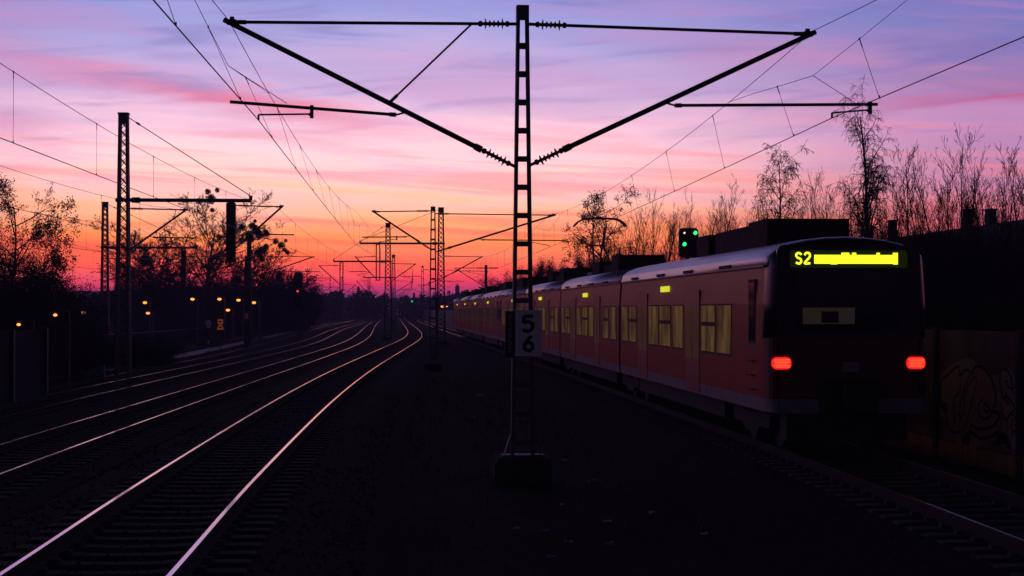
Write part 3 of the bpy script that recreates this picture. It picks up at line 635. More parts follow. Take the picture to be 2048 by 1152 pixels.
# ------------------------------------------------------------------ train
XT, ZT = 7.85, ZK[0]
HW = 1.42
def side_prof(inset=0.0, drop=0.0):
    w = HW - inset
    return [(-w + .03, .59), (-w, .82), (-w, 1.5), (-w + .005, 2.45), (-w + .05, 3.10)]
def roof_prof(w, z0, z1):
    pts = []
    for i in range(13):
        a = math.pi * (1 - i / 12); pts.append((math.cos(a) * w, z0 + (z1 - z0) * (math.sin(a) ** .8)))
    return pts
ENDS = [(0, .17, .14, .0), (.03, .11, .08, 0), (.09, .062, .045, 0), (.18, .025, .02, 0), (.34, .006, .005, 0), (.6, 0, 0, 0)]
def car(name_label, Y0, length, cab_near, cab_far):
    """a carriage from Y0 (nearest the camera) forward"""
    t = thing('train_carriage', name_label, 'train carriage', (XT, Y0 + length / 2, ZT), 'carriages of the red train')
    g = .16
    st = []
    if cab_near: st += [(Y0 + d, i, dr) for d, i, dr, _ in ENDS]
    else: st += [(Y0 + g, 0, 0)]
    if cab_far: st += [(Y0 + length - d, i, dr) for d, i, dr, _ in reversed(ENDS)]
    else: st += [(Y0 + length - g, 0, 0)]
    def ring(y, i, dr):
        l = [(XT + x, y, z) for x, z in side_prof(i)]; r_ = [(XT - x, y, z) for x, z in reversed(side_prof(i))]
        top = [(XT + x, y, z) for x, z in roof_prof(HW - i - .06, 3.1, 3.6 - dr)][1:-1]
        return l + top + r_
    body = MB(); body.loft([[Vector(p) for p in ring(*s)] for s in st]); body.build('body', 'red', t, smooth=False)
    # pale band low on the sides, proud of the body
    for s in (-1, 1):
        m = MB(); m.loft([[Vector((XT + s * (HW - i + e - .03 * (z < .8)), y, z)) for e, z in ((.006, .60), (.006, .82), (-.05, .82), (-.05, .60))] for y, i, dr in st]); m.build('lower_band', 'band', t)
    # silver roof shell
    rf_ = MB(); rings = []
    for y, i, dr in st:
        o = [Vector((XT + x, y, z + .012)) for x, z in roof_prof(HW - i - .02, 3.1, 3.6 - dr)]; n_ = [Vector((XT + x * .96, y, z - .03)) for x, z in reversed(roof_prof(HW - i - .02, 3.1, 3.6 - dr))]
        rings.append(o + n_)
    if cab_near: rings = rings[3:]
    if cab_far: rings = rings[:-3]
    rf_.loft(rings); rf_.build('roof', 'roofsil', t, smooth=True)
    for s in (-1, 1):
        m = MB(); a, b = Y0 + (.25 if cab_near else g), Y0 + length - (.25 if cab_far else g); m.bb(XT + s * (HW - .03), XT + s * (HW + .004), a, b, 3.085, 3.115) if s > 0 else m.bb(XT - HW - .004, XT - HW + .03, a, b, 3.085, 3.115); m.build('gutter', 'band', t)
    if not cab_near:
        m = MB(); m.loft([[Vector((XT + x * .93, y, z - .07)) for x, z in ([(-HW, .75)] + roof_prof(HW, 3.05, 3.55) + [(HW, .75)])] for y in (Y0 - .16, Y0 + g)]); m.build('gangway', 'rubber', t)
    # side fittings: windows and doors, from the near end (fractions of a carriage)
    lay = [('w', 0.200, 0.079), ('b', 0.288, 0.084), ('d', 0.384, 0.096), ('w', 0.483, 0.075), ('b', 0.578, 0.085), ('w', 0.671, 0.085), ('d', 0.768, 0.092), ('b', 0.861, 0.065), ('w', 0.941, 0.064)]
    if cab_far: lay = [(k_, 1 - u, hw_) for k_, u, hw_ in lay]
    elif not cab_near: lay = [('w', 0.084, 0.079), ('b', 0.187, 0.071), ('d', 0.312, 0.092), ('w', 0.402, 0.073), ('b', 0.507, 0.086), ('w', 0.609, 0.082), ('d', 0.723, 0.107), ('b', 0.828, 0.083), ('w', 0.923, 0.065)]
    for s in (-1, 1):
        xo = XT + s * HW
        def sb(m, y0, y1, z0, z1, e0, e1):
            m.bb(min(xo + s * e0, xo + s * e1), max(xo + s * e0, xo + s * e1), y0, y1, z0, z1); return m
        for kd, u, hwid in lay:
            yc = Y0 + u * length; hw = hwid * length / 2 - .06
            if kd in 'wb':
                f = sb(MB(), yc - hw - .02, yc + hw + .02, 1.47, 2.46, -.03, .004).build('window', 'rubber', t)
                sb(MB(), yc - hw, yc + hw, 1.51, 2.43, -.02, .008).build('pane', 'pane', f)
                if kd == 'b': sb(MB(), yc - hw, yc + hw, 2.02, 2.10, .0, .014).build('window_bar', 'rubber', f)
            elif kd == 'd':
                d = sb(MB(), yc - hw, yc + hw, .66, 2.72, -.03, .010)
                sb(d, yc - .012, yc + .012, .68, 2.70, .0, .005)
                d = d.build('door', 'doorgrey', t)
                for e in (-1, 1): sb(MB(), yc + e * hw * .5 - hw * .36, yc + e * hw * .5 + hw * .36, 1.32, 2.42, -.02, .014).build('door_window', 'panedoor', d)
                sb(MB(), yc - hw, yc + hw, 2.72, 2.76, .0, .014).build('door_rail', 'doorgrey', d)
        # vents in the roof edge
        for u in (.2, .42, .62, .85):
            sb(MB(), Y0 + u * length - .5, Y0 + u * length + .5, 3.13, 3.19, -.06, .0).build('roof_vent', 'rubber', t)
        yd = Y0 + length * (.507 if not (cab_near or cab_far) else .58 if cab_near else .42)
        sb(MB(), yd - .56, yd + .56, 2.76, 2.89, -.02, .012).build('side_display', 'ledside', t)
        if cab_near or cab_far:
            yc = Y0 + (1.15 if cab_near else length - 1.15)
            f = sb(MB(), yc - .26, yc + .26, 1.75, 2.88, -.03, .006).build('cab_window', 'rubber', t)
            sb(MB(), yc - .22, yc + .22, 1.8, 2.82, -.02, .010).build('pane', 'screen', f)
            m = MB()
            for zz in (.95, 1.2, 1.45): m.tube((xo + s * .04, yc - .26, zz), (xo + s * .04, yc + .26, zz), .014, 6)
            m.build('grab_rail', 'rubber', t)
    # roof boxes
    def rb(y0, y1, z1, wd, mtl): MB().bb(XT - wd, XT + wd, y0, y1, 3.5, z1).build('roof_box', mtl, t)
    if cab_near: rb(Y0 + 2.7, Y0 + 4.3, 4.05, .78, 'boxgrey'); rb(Y0 + 4.4, Y0 + 7.8, 4.0, .74, 'boxgrey'); rb(Y0 + 7.9, Y0 + 8.8, 3.85, .5, 'boxdark'); rb(Y0 + 8.8, Y0 + 10.2, 4.02, .70, 'boxgrey')
    elif cab_far: rb(Y0 + 5.2, Y0 + 7.0, 4.02, .70, 'boxgrey'); rb(Y0 + 9.5, Y0 + 14.2, 4.05, .72, 'boxgrey')
    else: rb(Y0 + 5.2, Y0 + 6.8, 4.05, .72, 'boxgrey'); rb(Y0 + 7.0, Y0 + 9.6, 3.82, .6, 'boxdark'); rb(Y0 + 10.4, Y0 + 12.2, 4.0, .66, 'boxgrey')
    # running gear
    for yc in ([Y0 + 2.6] if cab_near else [Y0]) + ([Y0 + length - 2.6] if cab_far else []):
        bz = ZT
        m = MB()
        for s in (-1, 1): m.loft([[Vector((XT + s * 1.02, yc + y, z0_)), Vector((XT + s * 1.12, yc + y, z0_)), Vector((XT + s * 1.12, yc + y, z1_)), Vector((XT + s * 1.02, yc + y, z1_))] for y, z0_, z1_ in ((-1.5, bz + .38, bz + .62), (-.7, bz + .38, bz + .72), (-.5, bz + .25, bz + .60), (.5, bz + .25, bz + .60), (.7, bz + .38, bz + .72), (1.5, bz + .38, bz + .62))])
        m.bb(XT - 1.0, XT + 1.0, yc - .3, yc + .3, bz + .3, bz + .55); bg_ = m.build('bogie', 'bogie', t)
        for yy in (-1.05, 1.05):
            for s in (-1, 1): MB().lathe((XT + s * .69, yc + yy, bz + .43), (XT + s * .83, yc + yy, bz + .43), [(0, .44), (.2, .46), (.25, .42), (1, .42)], 20).build('wheel', 'bogie', bg_)
            MB().tube((XT - .69, yc + yy, bz + .43), (XT + .69, yc + yy, bz + .43), .07, 8).build('axle', 'bogie', bg_)
    m = MB(); m.bb(XT - 1.2, XT + 1.2, Y0 + (4.6 if cab_near else 2.2), Y0 + length - (4.6 if cab_far else 2.2), .22, .585)
    m.build('underfloor_box', 'bogie', t)
    for cabf, yf, dr in ((cab_near, Y0, -1), (cab_far, Y0 + length, 1)):
        if not cabf: continue
        def fb(m, x0, x1, z0, z1, e0, e1):
            a, b = yf + dr * e0, yf + dr * e1; m.bb(XT + x0, XT + x1, min(a, b), max(a, b), z0, z1); return m
        m = MB(); rings = []
        for dpt, ins, drp, _ in ENDS[:5]:
            y = yf - dr * dpt; w_ = HW - ins + .006; o = [(XT - w_, 1.86), (XT - w_ + .01, 2.45), (XT - w_ + .05, 3.10)] + [(XT + x, z + .014) for x, z in roof_prof(HW - ins - .02, 3.1, 3.6 - drp)][1:-1] + [(XT + w_ - .05, 3.10), (XT + w_ - .01, 2.45), (XT + w_, 1.86)]
            rings.append([Vector((x, y, z)) for x, z in o] + [Vector((XT + (x - XT) * .97, y, z - .04 if z > 3 else z)) for x, z in reversed(o)])
        m.loft(rings); m.build('cab_shell', 'maskblack', t, True)
        m = MB(); rings = []
        for dpt, ins, drp, _ in ENDS[:4]:
            y = yf - dr * dpt; w_ = HW - ins + .005; rings.append([Vector((XT + x, y, z)) for x, z in ((-w_, .83), (-w_, 1.857), (w_, 1.857), (w_, .83))])
        m.loft(rings); m.box((XT, yf + dr * .004, 1.345), (2.4, .012, 1.0)); m.build('cab_apron', 'darkred', t)
        # black mask of the upper front
        def rr(x0, x1, z0, z1, rad, e0, e1):
            q = []
            for cx_, cz_, a0 in ((x1 - rad, z1 - rad, 0), (x0 + rad, z1 - rad, 90), (x0 + rad, z0 + rad, 180), (x1 - rad, z0 + rad, 270)):
                for j in range(5):
                    a = R(a0 + j * 22.5); q.append((cx_ + rad * math.cos(a), cz_ + rad * math.sin(a)))
            return MB().loft([[Vector((XT + x, yf + dr * e, z)) for x, z in q] for e in (e0, e1)])
        rr(-1.243, 1.243, 1.86, 3.45, .12, -.05, .012).build('cab_mask', 'maskblack', t)
        ws = rr(-.90, .90, 1.97, 2.99, .12, -.04, .024).build('windscreen', 'screen', t)
        if dr < 0:
            fb(MB(), -.80, .10, 2.10, 2.38, .0241, .028).build('blind', 'cabglow', ws); fb(MB(), -.48, -.18, 2.12, 2.32, .029, .032).build('console', 'maskblack', ws)
        m = MB(); m.tube((XT + .1, yf + dr * .05, 2.0), (XT + .75, yf + dr * .05, 2.5), .012, 6); m.tube((XT + .1, yf, 1.95), (XT + .1, yf + dr * .06, 2.0), .03, 6); m.build('wiper', 'rubber', ws)
        dp = rr(-1.02, 1.02, 3.06, 3.36, .05, -.03, .022).build('destination_display', 'ledback', t)
        if dr < 0:
            m = MB(); zA, zB = 3.13, 3.31; y_ = yf + dr * .026
            sx = -.93
            for i, gl in enumerate(([(.9, .85), (.6, 1), (.25, .95), (.15, .75), (.4, .55), (.75, .45), (.88, .22), (.6, .0), (.1, .1)], [(.1, .8), (.3, 1), (.7, 1), (.88, .8), (.75, .55), (.1, .04), (.92, .04)])):
                ribbon(m, [(XT + sx + i * .15 + a * .12, zA + b * (zB - zA)) for a, b in gl], .036, y_ - .003 * i, 5)
            rl = random.Random(12); xx = -.60; m2 = MB(); m2.bb(XT - .60, XT + .84, yf - .0245, yf - .0221, zA + .01, zB - .035); m2.build('glow_strip', 'ledside', dp)
            while xx < .80:
                w_ = rl.uniform(.045, .085); tall = rl.random() < .35; m.bb(XT + xx, XT + xx + w_ + .012, y_ - .0035 - rl.random() * .002, y_, zA - (.012 if rl.random() < .12 else 0), (zB + .008 if tall else zB - .03)); xx += w_
            m.build('lettering', 'led', dp)
        for s in (-1, 1):
            tl = rr(min(s * 1.33, s * 1.0) , max(s * 1.33, s * 1.0), 1.33, 1.54, .085, -.25, .03).build('tail_lamp', 'tail' if dr < 0 else 'rubber', t)
            if dr < 0:
                m = MB()
                for i in range(6): fb(m, s * 1.165 - .11 - rl.uniform(0, .04), s * 1.165 + .11 + rl.uniform(0, .04), 1.365 + i * .026, 1.375 + i * .026, .031, .034)
                m.build('lamp_rib', 'tailcore', tl)
        rr(-.52, .52, .60, 1.16, .05, -.05, .022).build('coupler_cover', 'maskblack', t)
        m = MB(); m.tube((XT, yf - dr * .3, .92), (XT, yf + dr * .42, .92), .11, 10); m.box((XT, yf + dr * .42, .92), (.36, .2, .42)); m.build('coupler', 'bogie', t)
        fb(MB(), -.12, .18, 1.28, 1.45, -.03, .012).build('front_plate', 'band', t)
        for a_, b_ in ((-1.25, -.522), (.522, 1.25)): fb(MB(), a_, b_, .58, .82, -.1, .016).build('bumper_band', 'band', t)
        fb(MB(), -1.05, 1.05, .1, .56, -.6, -.12).build('rail_guard', 'bogie', t)
    return t
A = car('rearmost red carriage with the lit yellow destination display and red tail lamps', 27.8, 17.9, True, False)
B = car('second red carriage from the rear, carrying the raised pantograph', 45.7, 16.0, False, False)
Cc = dup(B, loc=B.location + Vector((0, 16.0, 0)), label='third red carriage from the rear, beside the near ladder mast')
D = car('fourth red carriage from the rear, its cab end coupled to the front half', 77.7, 17.9, False, True)
off = Vector((0, 68.3, 0)); FR = []
FR.append(dup(A, loc=A.location + off, label='fifth red carriage from the rear, first of the front half'))
FR.append(dup(B, loc=B.location + off, label='sixth red carriage from the rear, far along the train'))
FR.append(dup(B, loc=B.location + off + Vector((0, 16.0, 0)), label='seventh red carriage from the rear, next to the leading one'))
FR.append(dup(D, loc=D.location + off, label='leading red carriage at the far front of the train, roof shining pink'))
for f_ in FR:   # the front half runs with its saloon lights dimmed
    for w_ in f_.children:
        for q_ in w_.children:
            if q_.type == 'MESH' and q_.material_slots and q_.material_slots[0].material == MT['pane']: q_.material_slots[0].link = 'OBJECT'; q_.material_slots[0].material = MT['paneoff']
# pantograph on the second carriage
yp, zp = 61.0, atY(1195, 437, 61.0).z; yb = yp - 1.3
pt = MB()
m = MB(); m.bb(XT - .55, XT + .55, yb - .7, yb + .7, 3.62, 3.70)
for s in (-1, 1):
    m.tube((XT + s * .35, yb, 3.7), (XT + s * .2, yb + 1.9, 4.75), .04, 8); m.tube((XT + s * .2, yb + 1.9, 4.75), (XT + s * .25, yp, zp - .18), .03, 8)
m.tube((XT - .3, yb + 1.9, 4.75), (XT + .3, yb + 1.9, 4.75), .03, 8)
m.build('pantograph', 'darksteel', B)
hd = MB()
for e in (-.2, .2):
    hd.poly(catmull([(XT - .98, yp + e, zp - .30), (XT - .8, yp + e, zp - .12), (XT - .55, yp + e, zp - .02), (XT, yp + e, zp), (XT + .55, yp + e, zp - .02), (XT + .8, yp + e, zp - .12), (XT + .98, yp + e, zp - .30)], 4), .03, 6)
hd.tube((XT - .25, yp - .2, zp - .1), (XT - .25, yp + .2, zp - .1), .03, 6); hd.tube((XT + .25, yp - .2, zp - .1), (XT + .25, yp + .2, zp - .1), .03, 6)
hd.build('collector_head', 'darksteel', [c for c in B.children if c.name.startswith('pantograph')][0])

# ------------------------------------------------------------------ noise barrier on the right, with graffiti
XB = 11.0; zbt, zbb = 1.945, -.83
nb = thing('noise_barrier', 'long grimy noise barrier beside the train, painted with graffiti', 'noise barrier', (XB, 22, zbb), 'noise barriers')
yy = 32.5 - 4.43 * 3; i = 0
while yy < 150:
    m = MB()
    for q in range(5): m.bb(XB, XB + .12, yy + .09, yy + 4.34, zbb + .62 + q * .42, zbb + .62 + q * .42 + .408)
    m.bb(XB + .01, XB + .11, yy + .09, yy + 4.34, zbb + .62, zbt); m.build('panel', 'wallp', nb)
    m = MB(); m.bb(XB - .03, XB + .15, yy + .09, yy + 4.34, zbb - .3, zbb + .6); m.build('plinth', 'wallbase', nb)
    m = MB(); m.bb(XB - .06, XB + .18, yy - .085, yy + .085, zbb - .3, zbt + .05); m.bb(XB - .09, XB - .061, yy - .1, yy + .1, zbb - .3, zbt + .06); m.build('post', 'darksteel', nb)
    yy += 4.43
def gp(u, v): p = atX(1820 + u / 3.39, 660 + v / 3.39, XB - .004); return (p.y, p.z)
def flat(m, pts, off, k=5):
    q = catmull([(*gp(*p), 0) for p in pts + [pts[0]]], k)[:-1]
    m.loft([[Vector((off, a.x, a.y)) for a in q], [Vector((off - .002, a.x, a.y)) for a in q]])
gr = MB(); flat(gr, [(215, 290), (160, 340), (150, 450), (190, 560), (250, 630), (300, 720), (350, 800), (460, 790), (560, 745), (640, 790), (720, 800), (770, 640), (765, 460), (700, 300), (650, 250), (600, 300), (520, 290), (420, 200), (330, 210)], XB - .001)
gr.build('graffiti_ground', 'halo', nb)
gr = MB()
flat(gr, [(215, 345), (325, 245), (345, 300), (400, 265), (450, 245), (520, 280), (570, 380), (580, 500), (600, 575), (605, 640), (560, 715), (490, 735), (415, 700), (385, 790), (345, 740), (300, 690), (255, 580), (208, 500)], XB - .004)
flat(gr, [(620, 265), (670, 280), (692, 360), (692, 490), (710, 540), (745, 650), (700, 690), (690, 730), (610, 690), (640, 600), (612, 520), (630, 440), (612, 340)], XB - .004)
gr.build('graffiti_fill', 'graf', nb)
gr = MB(); oo = XB - .0075
ST = [([(245, 570), (212, 500), (208, 430), (216, 345), (262, 300), (325, 245), (338, 280), (345, 305), (380, 268), (412, 288)], .04), ([(335, 270), (341, 350), (338, 420), (305, 455), (296, 520), (300, 600), (290, 655)], .035), ([(245, 570), (262, 640), (300, 695), (345, 685)], .05),
      ([(412, 290), (378, 370), (350, 470), (338, 560), (346, 608), (362, 560), (376, 430), (400, 370), (432, 325), (450, 332), (445, 400), (418, 500), (385, 620), (362, 690), (350, 745), (385, 795), (412, 655)], .035),
      ([(420, 300), (448, 247), (495, 258), (545, 320), (578, 420), (578, 500), (560, 548)], .05), ([(495, 470), (465, 510), (468, 565), (505, 602), (552, 580), (548, 545), (520, 558), (500, 530), (510, 495), (548, 545)], .055),
      ([(410, 640), (470, 672), (545, 660), (595, 610), (606, 575), (560, 545)], .055), ([(412, 690), (480, 735), (555, 720), (606, 688)], .06), ([(586, 545), (600, 590), (584, 640), (606, 660)], .03),
      ([(630, 455), (612, 350), (622, 268), (662, 276), (690, 335), (694, 410)], .045), ([(640, 350), (660, 348), (668, 385), (690, 400), (700, 430)], .025), ([(632, 460), (660, 455), (692, 490), (710, 535), (690, 560), (650, 612), (628, 565)], .035),
      ([(645, 425), (660, 440)], .03), ([(640, 470), (672, 492), (660, 500)], .035), ([(612, 500), (628, 545), (606, 575), (628, 612)], .03), ([(628, 612), (612, 690), (576, 772)], .03), ([(690, 560), (722, 600), (745, 645), (728, 672), (700, 690), (690, 640), (710, 600)], .035), ([(705, 640), (738, 655)], .03), ([(700, 690), (690, 735)], .03), ([(665, 610), (662, 690)], .025), ([(700, 400), (725, 372)], .025), ([(735, 510), (752, 530)], .03)]
for i, (st, w_) in enumerate(ST): ribbon(gr, [gp(*p) for p in st], w_ * 1.15, oo - i * .0004, 6, plane='YZ', th=.002)
flat(gr, [(610, 690), (660, 705), (692, 812), (650, 782), (640, 770), (576, 775)], oo - .010, 2); flat(gr, [(222, 505), (255, 490), (248, 575)], oo - .011, 2); flat(gr, [(355, 748), (412, 660), (415, 720), (390, 798)], oo - .012, 2)
gr.build('graffiti_outline', 'signblack', nb)['label'] = 'black graffiti lettering and a cartoon figure'
# fainter line on the panel left of the post
gr = MB(); ribbon(gr, [gp(75, 700), gp(100, 750), gp(130, 730), gp(128, 590)], .02, oo, 5, plane='YZ', th=.002); gr.build('scrawl', 'signblack', nb)
nf = thing('noise_barrier', 'far pinkish noise barrier beyond the front of the train', 'noise barrier', (XB, 152, zbb), 'noise barriers')
yy = 152.0
while yy < 520:
    zz = rise(yy) - .9; m = MB(); m.bb(10.9, 11.02, yy + .1, yy + 5.9, zz, zz + 3.2); m.build('panel', 'path', nf)
    m = MB(); m.bb(10.82, 11.1, yy - .1, yy + .1, zz, zz + 3.3); m.build('post', 'darksteel', nf); yy += 6

# grey barrier at the left edge
XL = -11.35
nl = thing('noise_barrier', 'smooth grey barrier panels at the left edge, between the third and fourth track', 'noise barrier', (XL, 40, -1), 'noise barriers')
for y0_, y1_ in ((33.6, 37.6), (37.8, 41.7), (41.9, 45.9), (46.1, 50.6), (50.9, 55.5)):
    MB().bb(XL, XL + .1, y0_, y1_, -1.3, 1.70).build('panel', 'greypanel', nl); MB().bb(XL - .05, XL + .2, y1_ + .0, y1_ + .2, -1.3, 1.75).build('post', 'darksteel', nl)
# cabinet
p = atZ(200, 764, -.95); t = thing('trackside_cabinet', 'small grey trackside cabinet left of the tall lattice mast foot', 'cabinet', p)
m = MB(); m.bb(p.x - .2, p.x + .2, p.y - .15, p.y + .15, -1.4, p.z + .72); m.build('housing', 'path', t); m = MB(); m.loft([[Vector((p.x + sx * w_, p.y + sy * w_ * .8, z)) for sx, sy in ((-1, -1), (1, -1), (1, 1), (-1, 1))] for z, w_ in ((p.z + .721, .24), (p.z + .76, .22))]); m.build('lid', 'concrete', t)

# ------------------------------------------------------------------ lamps and signals
def street_lamp(px, py, Y, label, h=None, side=-1, dim=False, glob=False):
    p = atY(px, py, Y); gz = ground_z(p.x, Y); t = thing('street_lamp', label, 'street lamp', (p.x - side * .6, Y, gz), 'street lamps beyond the tracks'); x = p.x - side * .55
    s = Y / 170
    m = MB(); m.poly([(x, Y, gz), (x, Y, p.z + .1)], [.11 * s, .07 * s], 8); m.build('pole', 'steel', t)
    m = MB(); m.poly([(x, Y, p.z + .05), (x + side * .2, Y, p.z + .12), (p.x, Y, p.z + .1)], .04 * s, 6); m.build('arm', 'steel', t)
    m = MB(); m.ball((p.x, Y, p.z + .06), .24 * s, 8, 6, (1.2, .6, .35)); hd_ = m.build('lamp_head', 'steel', t, True)
    m = MB(); m.ball((p.x, Y - .05, p.z - .06), .19 * s, 8, 6, (1.1, .8, .75)); m.build('lamp_glass', 'sodiumdim' if dim else 'sodium', hd_, True)
street_lamp(290, 604, 172, 'lit street lamp right of the tall lattice mast')
street_lamp(385, 597, 175, 'lit street lamp below the big bare tree, no pole showing')
street_lamp(439, 597, 172, 'lit street lamp left of the pale pole, above the yellow sign')
street_lamp(477, 599, 170, 'lit street lamp just left of the pale concrete pole')
street_lamp(508, 604, 168, 'lit street lamp just right of the dark pole mast')
street_lamp(456, 619, 172, 'lower lit street lamp between two taller ones')
street_lamp(296, 625, 168, 'small dim lamp just under the street lamp by the lattice mast', dim=True)
street_lamp(167, 623, 92, 'small lit lamp on a short post left of the shorter lattice mast', dim=True)
street_lamp(111, 627, 66, 'small round lit lamp in the dark above the grey barrier')
street_lamp(38, 646, 64, 'orange lit lamp among bushes above the left barrier')
def signal(px, py, Y, label, lamps, w=.5, h=1.3, base=True, dirx=0):
    p = atY(px, py, Y); gz = ground_z(p.x, Y); t = thing('rail_signal', label, 'railway signal', (p.x, Y, gz), 'railway signals')
    m = MB(); m.poly([(p.x, Y + .15, gz), (p.x, Y + .15, p.z)], [.09, .08], 8); m.bb(p.x - .3, p.x + .3, Y - .15, Y + .45, gz - .3, gz + .2); m.build('post', 'darksteel', t)
    q = []
    for cx_, cz_, a0 in ((w / 2 - .12, h / 2 - .12, 0), (-w / 2 + .12, h / 2 - .12, 90), (-w / 2 + .12, -h / 2 + .12, 180), (w / 2 - .12, -h / 2 + .12, 270)):
        for j in range(4): a = R(a0 + 30 * j); q.append((cx_ + .12 * math.cos(a), cz_ + .12 * math.sin(a)))
    m = MB(); m.loft([[Vector((p.x + a, Y + e, p.z + b)) for a, b in q] for e in (-.06, .06)]); hb = m.build('signal_head', 'signblack', t)
    for dx, dz, r, mt in lamps:
        MB().lathe((p.x + dx, Y - .061, p.z + dz), (p.x + dx, Y - .09, p.z + dz), [(0, r), (.6, r * .9), (1, r * .3)], 12).build('signal_lamp', mt, hb)
        m = MB(); m.poly([(p.x + dx + 1.15 * r * math.cos(a_ * math.pi / 8), Y - .16, p.z + dz + 1.15 * r * math.sin(a_ * math.pi / 8)) for a_ in range(9)], .015, 4); m.build('hood', 'signblack', hb)
    return t
Y_ = 46.5; s_ = Y_ / FPX
XS = atY(1377, 482, Y_).x
signal(1377, 486, 55, 'rail signal showing green lamps above the train roof', [(-.15, .34, .035, 'white'), (.22, .34, .07, 'green'), (-.15, -.04, .07, 'green')], .66, 1.0)
signal(597, 580, 150, 'dark rail signal with a red lamp beside the left tracks', [(-.08, -.1, .075, 'redlamp')], .75, 3.2)
signal(825, 603, 520, 'far green signal right of the central mast', [(0, 0, .42, 'green')], 1.2, 2.2)
signal(803, 605, 620, 'tiny far green signal close to the central mast', [(0, 0, .2, 'green')], 1.2, 2.2)
signal(755, 603, 640, 'far red signal left of the central mast, right of the pair', [(0, 0, .32, 'redlamp'), (-.3, -.7, .24, 'redlamp')], 1.3, 2.4)
signal(744, 604, 700, 'dimmer far red signal left of the brighter red one', [(0, 0, .22, 'redlamp')], 1.3, 2.4)
# lights of something approaching by the second ladder mast
p = atY(888, 613, 330); t = thing('platform_lamp', 'pair of far yellow lamps low behind the second ladder mast', 'lamp', (p.x, 330, ground_z(p.x, 330)))
m = MB(); m.poly([(p.x, 330, ground_z(p.x, 330)), (p.x, 330, p.z)], .1, 6); m.bb(p.x - .9, p.x + .9, 329.95, 330.05, p.z + .1, p.z + .25); m.build('post', 'darksteel', t)
for dx, w_ in ((-.3, .62), (.6, .3)):
    MB().ball((p.x + dx, 329.8, p.z), w_ * .6, 8, 6, (1, .5, .55)).build('lamp_glass', 'sodium', t, True)
p = atY(749, 594, 560); t = thing('platform_lamp', 'far dim orange lamp above the red signals', 'lamp', (p.x, 560, ground_z(p.x, 560)))
m = MB(); m.poly([(p.x, 560.2, ground_z(p.x, 560)), (p.x, 560.2, p.z)], .1, 6); m.build('post', 'darksteel', t); MB().ball((p.x, 559.8, p.z), .4, 8, 6, (1.4, .5, .4)).build('lamp_glass', 'sodiumdim', t, True)
# small signs on the left
p = atY(417, 650, 120); gz = ground_z(p.x, 120); t = thing('track_sign', 'small white sign with a domed top on a striped post', 'sign', (p.x, 120, gz))
for i in range(7): MB().tube((p.x, 120, gz + i * .25), (p.x, 120, gz + i * .25 + .25), .05, 8).build('post_stripe', 'signwhite' if i % 2 else 'signblack', t)
z = atY(417, 656, 120).z; m = MB(); m.bb(p.x - .14, p.x + .14, 119.9, 119.94, z, z + .22); m.bb(p.x - .22, p.x + .22, 119.9, 119.94, z + .24, z + .40); m.loft([[Vector((p.x + .22 * math.cos(a * math.pi / 8), y, z + .40 + .17 * math.sin(a * math.pi / 8))) for a in range(9)] for y in (119.9, 119.94)]); m.build('plate', 'signwhite', t)
p = atY(441, 648, 125); gz = ground_z(p.x, 125); t = thing('track_sign', 'small lit orange sign of two stacked plates right of the white domed sign', 'sign', (p.x, 125, gz))
MB().tube((p.x, 125.1, gz), (p.x, 125.1, p.z + .2), .05, 8).build('post', 'darksteel', t)
MT['orangeplate'] = mat('lit_orange_sign', (.7, .35, .1), .6, 0, .3, 20, emit=(.5, .11, .02), es=.22)
MB().bb(p.x - .2, p.x + .2, 124.9, 124.94, p.z, p.z + .36).build('plate', 'orangeplate', t)
m = MB(); m.loft([[Vector((p.x + a, y, p.z + b)) for a, b in ((-.28, -.42), (.28, -.42), (.1, -.04), (-.1, -.04))] for y in (124.9, 124.94)]); m.build('plate', 'orangeplate', t)
m = MB(); m.bb(p.x - .1, p.x + .08, 124.88, 124.895, p.z + .12, p.z + .24); m.bb(p.x - .1, p.x + .1, 124.88, 124.895, p.z - .3, p.z - .18); m.build('mark', 'signblack', t)
# low parapet wall behind the left tracks
pts = [atZ(138, 702, -1.3), atZ(300, 688, -1.3), atZ(480, 668, -1.2), atZ(600, 652, -1.0)]
t = thing('parapet_wall', 'low dark wall with a pale coping behind the left bushes', 'wall', pts[0]); q = catmull(pts, 6)
m = MB(); m.loft([[a + Vector((0, 0, -.5)), a + Vector((0, .3, -.5)), a + Vector((0, .3, 1.25)), a + Vector((0, 0, 1.25))] for a in q]); m.build('wall', 'greypanel', t)
m = MB(); m.loft([[a + Vector((0, -.08, 1.251)), a + Vector((0, .38, 1.251)), a + Vector((0, .38, 1.34)), a + Vector((0, -.08, 1.34))] for a in q]); m.build('coping', 'path', t)

